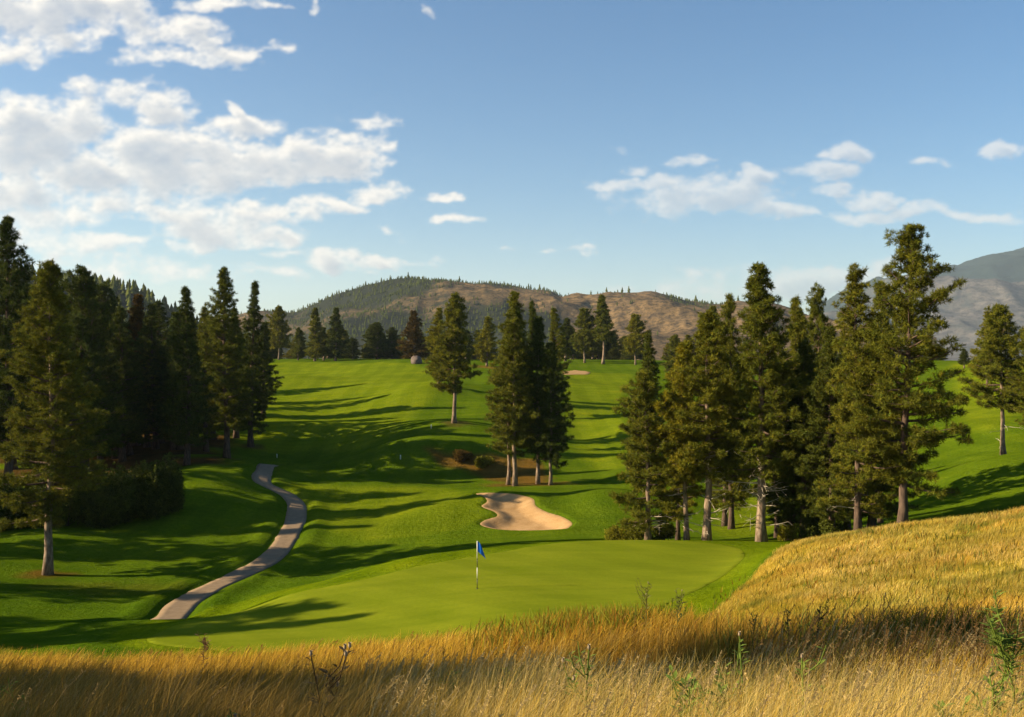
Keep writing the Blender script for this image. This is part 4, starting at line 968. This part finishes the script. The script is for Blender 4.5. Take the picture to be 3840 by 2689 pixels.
(g, info) = dry_patch(11, 110000, 2.6, 9.5, -120, 2420, 0.24, 0.56, 0.00050, [4, 1.6, 0.8, 0.8, 6, 0.4]); A_.add(g[0], g[1], g[2])
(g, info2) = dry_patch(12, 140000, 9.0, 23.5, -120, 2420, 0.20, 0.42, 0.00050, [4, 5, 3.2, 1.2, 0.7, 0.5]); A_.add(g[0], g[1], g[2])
# seed heads: feathery plumes on long bent stalks
def plumes(seed, n, ylo, yhi, ulo, uhi, hlo, hhi, colr):
    rg = np.random.default_rng(seed); x, y = field(n, ylo, yhi, ulo, uhi, rg, 0.3); z = H(x, y)
    V_ = []; F_ = []; C_ = []; n0 = 0
    for i in range(n):
        h = rg.uniform(hlo, hhi); la = rg.normal(0.1, 0.6); le = rg.uniform(0.1, 0.5) * h
        s = np.linspace(0, 1, 6); px = x[i] + math.cos(la) * le * s ** 2.4; py = y[i] + math.sin(la) * le * s ** 2.4; pz = z[i] + h * (s - 0.08 * s ** 3)
        w = max(0.0012, 0.00028 * y[i]); P = np.stack([px, py, pz], -1)
        a = P - np.array([w, 0, 0]); b = P + np.array([w, 0, 0]); V = np.stack([a, b], 1).reshape(-1, 3)
        f = np.array([[2*k, 2*k+1, 2*k+3, 2*k+2] for k in range(5)]); cc = np.tile(np.array(colr) * rg.uniform(0.6, 1.1), (len(V), 1))
        V_.append(V); F_.append(f + n0); C_.append(cc); n0 += len(V)
        m = 22; q = rg.uniform(0.74, 1.0, m); bx = np.interp(q, s, px); by = np.interp(q, s, py); bz = np.interp(q, s, pz)
        d = rg.normal(0, 1, (m, 3)) * [0.7, 0.7, 0.6] + [math.cos(la) * 0.5, 0, 0.8]; d /= np.linalg.norm(d, axis=1)[:, None]
        L_ = rg.uniform(0.010, 0.026, m)[:, None] * (0.8 + 0.03 * y[i]); sv = np.cross(d, [0, 1, 0]) * max(0.0022, 0.00035 * y[i])
        B0 = np.stack([bx, by, bz], -1); V = np.stack([B0, B0 + d * L_ * 0.5 + sv, B0 + d * L_, B0 + d * L_ * 0.5 - sv], 1).reshape(-1, 3)
        V_.append(V); F_.append(np.arange(len(V)).reshape(-1, 4) + n0); C_.append(np.tile(np.array(colr) * rg.uniform(0.75, 1.25), (len(V), 1))); n0 += len(V)
    return np.vstack(V_), np.vstack(F_), np.vstack(C_)
A_.add(*plumes(31, 1100, 3.6, 12, 800, 2400, 0.34, 0.60, (0.60, 0.42, 0.17)))
A_.add(*plumes(34, 260, 3.6, 9, -100, 900, 0.30, 0.50, (0.42, 0.27, 0.10)))
A_.add(*plumes(32, 260, 7.5, 12, 1650, 2300, 0.60, 0.85, (0.26, 0.15, 0.05)))
A_.add(*plumes(33, 260, 14, 20, -100, 2400, 0.28, 0.46, (0.46, 0.27, 0.06)))
kind(A_.build('dry_grass', M_grass), 'stuff', 'tall dry golden grass on the bank in the foreground', 'grass')
def on_mound(x, y, rg):
    u = U0 + F * x / y; return (y < np.interp(u, CREST_U, CREST_Y) + 0.5 + (fbm(x * 1.6, y * 1.6, 3, 9) - 0.5) * 2.4 + rg.normal(0, 0.35, len(x))) & (u > 1475 + rg.random(len(x)) * 90)
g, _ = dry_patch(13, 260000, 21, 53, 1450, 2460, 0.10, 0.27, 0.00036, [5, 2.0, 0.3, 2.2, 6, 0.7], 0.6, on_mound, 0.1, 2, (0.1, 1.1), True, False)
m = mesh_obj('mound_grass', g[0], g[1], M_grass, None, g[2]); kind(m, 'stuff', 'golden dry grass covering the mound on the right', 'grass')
# greener weedy band along the brow, in the middle
rg = np.random.default_rng(51)
def weedy(n, ylo, yhi, ulo, uhi, hlo, hhi, seed, cols):
    rg = np.random.default_rng(seed); x, y = field(n, ylo, yhi, ulo, uhi, rg, 0.5); u = U0 + F * x / y
    k = rg.random(n) < np.clip(1.1 - np.abs((u - (ulo + uhi) / 2) / ((uhi - ulo) / 2)) ** 2, 0, 1) * np.clip((fbm(x * 1.1, y * 1.1, 2, seed) - 0.3) * 4, 0.1, 1)
    x, y = x[k], y[k]; n = len(x); C = pick(n, [3, 2, 1.5], cols, rg) * rg.uniform(0.6, 1.3, (n, 1))
    return blades_mesh(x, y, rg.uniform(hlo, hhi, n), 0.0011 * y * rg.uniform(0.7, 1.4, n), rg.uniform(0.1, 0.6, n), C * 0.7, C, seed + 1, 2, 0.3, 0, 2.0)
WB = Acc()
WB.add(*weedy(8000, 17.3, 20.3, 1040, 1700, 0.22, 0.58, 61, [np.array([0.22, 0.24, 0.03]), OLIVE * 1.5, RED * 1.2]))
WB.add(*weedy(5000, 12.5, 15, 1560, 2330, 0.25, 0.6, 62, [np.array([0.10, 0.15, 0.03]), OLIVE, RED * 0.7]))
WB.add(*weedy(5000, 24, 44, 1600, 2460, 0.15, 0.34, 64, [np.array([0.12, 0.15, 0.02]), OLIVE, RED * 0.8]))
WB.add(*weedy(1500, 4.0, 8.0, 1150, 2400, 0.18, 0.42, 65, [np.array([0.14, 0.22, 0.03]), OLIVE, np.array([0.20, 0.24, 0.05])]))
WB.add(*weedy(1500, 3.6, 8.0, -100, 1200, 0.15, 0.36, 66, [np.array([0.10, 0.17, 0.02]), OLIVE, RED * 0.7]))
WB.add(*weedy(5000, 3.0, 4.6, 1500, 2400, 0.15, 0.40, 63, [np.array([0.10, 0.17, 0.03]), OLIVE, RED * 0.6]))
kind(WB.build('weeds', M_weed), 'stuff', 'green and brown weeds along the brow of the bank', 'weeds')

# ---------------------------------------------------------------- single plants in the foreground
M_flower = mat_simple('thistle_flower', [(0.3, (0.20, 0.15, 0.10)), (0.7, (0.34, 0.27, 0.17))], 30, 0.9, 0.2, 0.005, 3, 0.1, (1, 1, 1), 'obj')
def thistle(seed, u, y, h, label, colr=(0.15, 0.21, 0.035), branches=5, leaves=26, heads=4, leafl=0.10, name='thistle', group='thistles in the foreground grass', cat='plant'):
    rg = np.random.default_rng(seed); x = (u - U0) / F * y; z = H1(x, y)
    r = empty(name, (x, y, z)); tag(r, label, cat, group)
    st = Acc(); lf = Acc(); lines = [np.array([[0, 0, -0.03], [rg.normal(0, .02), rg.normal(0, .02), h * 0.5], [rg.normal(0, .05), rg.normal(0, .05), h]])]
    for i in range(branches):
        t = rg.uniform(0.3, 0.85); p0 = np.array([0, 0, h * t]); a = rg.uniform(0, 6.28); ln_ = h * rg.uniform(0.15, 0.35)
        lines.append(np.array([p0, p0 + [math.cos(a) * ln_ * 0.5, math.sin(a) * ln_ * 0.5, ln_ * 0.5], p0 + [math.cos(a) * ln_ * 0.7, math.sin(a) * ln_ * 0.7, ln_ * 1.1]]))
    for q, l in enumerate(lines):
        V, fs = tube(l, np.array([1, 0.8, 0.5]) * (0.008 if q == 0 else 0.005), 5, False); st.add(V, fs)
        for k in range(leaves if q == 0 else leaves // 4):
            t = rg.uniform(0.05, 1.0); p = np.array([np.interp(t, [0, .5, 1], l[:, a]) for a in range(3)]); a = rg.uniform(0, 6.28)
            L_ = 0.72 * leafl * rg.uniform(0.5, 1.3) * (1.25 - 0.6 * t); d = np.array([math.cos(a), math.sin(a), rg.uniform(0.1, 0.9)]); sv = np.array([-math.sin(a), math.cos(a), 0]) * L_ * 0.16
            pts = [p, p + d * L_ * 0.3 + sv * 0.7, p + d * L_ * 0.55 + sv * 1.1, p + d * L_ * [1, 1, 0.75], p + d * L_ * 0.55 - sv * 1.1, p + d * L_ * 0.3 - sv * 0.7]
            lf.add(np.array(pts), np.array([[0, 1, 5], [2, 3, 4]])[:, :]); 
            lf.add(np.array([pts[1], pts[2], pts[4], pts[5]]), np.array([[0, 1, 2, 3]]))
        if q < heads:
            c = l[-1]; aa = np.arange(8) / 8 * 6.283
            rings = [(0.0, .003), (.006, .008), (.014, .009), (.021, .006), (.028, .010)]
            V = np.concatenate([np.stack([c[0] + np.cos(aa) * rr, c[1] + np.sin(aa) * rr, np.full(8, c[2] + zz_)], -1) for zz_, rr in rings])
            f = np.concatenate([[[i * 8 + j, i * 8 + (j + 1) % 8, i * 8 + 8 + (j + 1) % 8, i * 8 + 8 + j] for j in range(8)] for i in range(len(rings) - 1)])
            hd = Acc(); hd.add(V, f); hd.build('flower_head', M_flower, r)
    n = lf.n; cc = np.array(colr) * rg.uniform(0.7, 1.35, (n, 1)); lf.C = [cc]
    lf.build('leaves', M_weed, r); st.C = [np.tile(np.array(colr) * 0.9, (st.n, 1))]; st.build('stem', M_weed, r)
TH_ = [(1, 1312, 5.6, 0.62, 'tall green thistle with pale heads left of the centre of the foreground', dict(heads=3)),
 (2, 1545, 5.0, 0.46, 'low bushy green weed in the bright grass, bottom centre right', dict(heads=0, branches=8, leaves=34)),
 (3, 1648, 6.2, 0.72, 'tallest pale green thistle with forked top against the dark grass', dict(heads=3, leaves=34)),
 (4, 1600, 5.1, 0.40, 'light green weed beside the low bushy one', dict(heads=0, leaves=30)),
 (5, 1805, 6.0, 0.58, 'slender green thistle with side leaves right of the tallest one', dict(heads=1)),
 (6, 2272, 5.6, 0.75, 'big leafy weed at the right edge of the foreground', dict(heads=0, branches=12, leaves=60, leafl=0.12)),
 (7, 2225, 5.0, 0.45, 'small leafy weed left of the big one at the right edge', dict(heads=0, branches=7, leaves=30)),
 (8, 30, 6.2, 0.42, 'bright green weed in the shadow at the bottom left corner', dict(heads=0, branches=4, leaves=22, colr=(0.12, 0.26, 0.03))),
 (9, 730, 5.2, 0.60, 'dark brown dead thistle with clustered heads in the lower left', dict(heads=5, colr=(0.10, 0.07, 0.03))),
 (10, 545, 4.6, 0.34, 'pale green weed at the bottom edge on the left', dict(heads=1)),
 (11, 840, 4.6, 0.36, 'pale green weed at the bottom edge left of centre', dict(heads=1)),
 (12, 1000, 6.4, 0.42, 'green weed half hidden in the grass, bottom centre', dict(heads=0)),
 (13, 1120, 6.6, 0.40, 'small green weed among pale heads, bottom centre', dict(heads=2)),
 (14, 2140, 4.7, 0.35, 'low green weed at the bottom right', dict(heads=0, branches=8)),
 (15, 460, 17.5, 0.62, 'brown bushy weed on the brow left of the path end', dict(heads=0, branches=9, colr=(0.20, 0.12, 0.05), leafl=0.14)),
 (16, 1835, 13.0, 0.62, 'dark upright dock at the brow, rightmost of a row of three', dict(heads=0, colr=(0.07, 0.06, 0.02), leafl=0.10)),
 (17, 1765, 13.4, 0.6, 'dark upright dock at the brow, middle one of three', dict(heads=0, colr=(0.08, 0.08, 0.025), leafl=0.10)),
 (18, 1690, 14.0, 0.55, 'dark upright dock at the brow, leftmost of three', dict(heads=0, colr=(0.08, 0.09, 0.025), leafl=0.10)),
 (19, 1450, 17.0, 0.85, 'tall bushy weed on the brow in front of the green, left one of two', dict(heads=2, branches=9, colr=(0.16, 0.16, 0.04), leafl=0.13)),
 (20, 1520, 16.5, 0.75, 'tall bushy weed on the brow in front of the green, right one of two', dict(heads=2, branches=9, colr=(0.14, 0.15, 0.04), leafl=0.13)),
 (21, 2005, 13.5, 0.6, 'thin brown weed on the brow below the golden mound', dict(heads=1, colr=(0.12, 0.08, 0.03))),
]
for sd_, u, y, h, lab, kw in TH_: thistle(sd_, u, y, h, lab, **kw)

# ---------------------------------------------------------------- golf flag
M_white = mat_simple('pole_white', [(0.3, (0.75, 0.73, 0.62)), (0.7, (0.82, 0.80, 0.70))], 4, 0.4, 0, 0, 2, 0.4, (1, 1, 1), 'obj')
M_black = mat_simple('pole_black', [(0.3, (0.02, 0.02, 0.02)), (0.7, (0.05, 0.045, 0.035))], 4, 0.4, 0, 0, 2, 0.4, (1, 1, 1), 'obj')
M_blue = mat_simple('flag_blue', [(0.3, (0.004, 0.12, 0.60)), (0.7, (0.006, 0.15, 0.70))], 3, 0.7, 0.1, 0.01, 2, 0.2, (1, 1, 1), 'obj')
fx, fy = hit(1070, 1322, 38); fz = H1(fx, fy) + 0.03
fl = empty('golf_flag', (fx, fy, fz)); tag(fl, 'blue flag drooping on a black and white banded pole in the green', 'golf flag')
for mname, mt, bands in (('pole', M_white, [(0.48, 0.98), (1.40, 2.20)]), ('pole_band', M_black, [(-0.05, 0.48), (0.98, 1.40)])):
    a = Acc()
    for z0, z1 in bands:
        V, fs = tube(np.array([[0, 0, z0], [0, 0, z1]]), [0.019 if mt is M_white else 0.017] * 2, 10); a.add(V, fs)
    a.build(mname, mt, fl, False)
rows, cols_ = 10, 9; V = []
for i in range(rows):
    for j in range(cols_):
        s = i / (rows - 1); t = j / (cols_ - 1)
        # hangs limp from the pole: hem at the pole, the free end falling down and right
        xx = 0.02 + t * (0.14 + 0.24 * s) ; zz_ = 2.18 - 0.46 * s - t * (0.05 + 0.22 * s) - 0.10 * t * t; yy_ = 0.05 * math.sin(t * 7 + s * 2) * t
        V.append((xx, yy_, zz_))
V = np.array(V); n = len(V); V = np.vstack([V, V + [0, 0.006, 0]])
f = np.array([[i * cols_ + j, i * cols_ + j + 1, (i + 1) * cols_ + j + 1, (i + 1) * cols_ + j] for i in range(rows - 1) for j in range(cols_ - 1)])
mesh_obj('flag', V, np.vstack([f, f[:, ::-1] + n]), M_blue, fl, None, True)
V, fs = tube(np.array([[0, 0, -0.01], [0, 0, 0.014]]), [0.055, 0.055], 16); mesh_obj('cup', V, fs, M_black, fl)

# ---------------------------------------------------------------- boulder, bins, white stakes
M_rock = mat_simple('pale_rock', [(0.3, (0.06, 0.045, 0.036)), (0.7, (0.17, 0.13, 0.105))], 1.6, 0.9, 0.7, 0.15, 6, 0.2, (1, 1, 1), 'obj')
M_bin = mat_simple('dark_wood', [(0.3, (0.03, 0.018, 0.012)), (0.7, (0.07, 0.045, 0.03))], 8, 0.8, 0.3, 0.02, 4, 0.2, (1, 1, 0.2), 'obj')
import bmesh
def rock(u, v, w, h, label, y0=200):
    x, y = hit(u, v, y0); bm = bmesh.new(); bmesh.ops.create_icosphere(bm, subdivisions=4, radius=1)
    for vv in bm.verts:
        c = vv.co; k = 1 + 0.35 * (float(fbm(np.array([c.x * 1.3 + 5]), np.array([c.y * 1.3 + c.z * 1.7]), 4, 6)[0]) - 0.5)
        vv.co = c * k; vv.co.x *= w / 2; vv.co.y *= w / 2.3; vv.co.z = max(vv.co.z, -0.35) * h * 0.75 + 0.2 * h
    me = bpy.data.meshes.new('boulder'); bm.to_mesh(me); bm.free(); me.materials.append(M_rock)
    o = bpy.data.objects.new('boulder', me); COL.objects.link(o); o.location = (x, y, H1(x, y)); tag(o, label, 'boulder')
rock(934, 815, 2.7, 1.9, 'pale rounded boulder below the rusty pine on the far ridge')
for u, lab in ((1011, 'small dark bin left of its twin by the lone fairway pine'), (1034, 'small dark bin nearest the lone fairway pine')):
    x, y = hit(u, 818, 200); r = empty('litter_bin', (x, y, H1(x, y))); tag(r, lab, 'bin', 'dark bins by the far tee')
    V, fs = tube(np.array([[0, 0, 0], [0, 0, .3], [0, 0, .9]]), [0.36, 0.40, 0.40], 14); mesh_obj('body', V, fs, M_bin, r)
    V, fs = tube(np.array([[0, 0, .9], [0, 0, .96], [0, 0, 1.05]]), [0.44, 0.44, 0.2], 14); mesh_obj('lid', V, fs, M_bin, r)
for u, v, lab in ((967, 961, 'white stake left of the lone fairway pine'), (898, 1030, 'white stake on the fairway left of the rusty bank'), (621, 1027, 'white stake just above the top end of the cart path')):
    x, y = hit(u, v, 90); V, fs = tube(np.array([[0, 0, 0], [0, 0, .42], [0, 0, .50]]), [0.06, 0.06, 0.025], 8)
    o = mesh_obj('marker_stake', V, fs, M_white, None, None, False, (x, y, H1(x, y))); tag(o, lab, 'stake', 'white marker stakes')
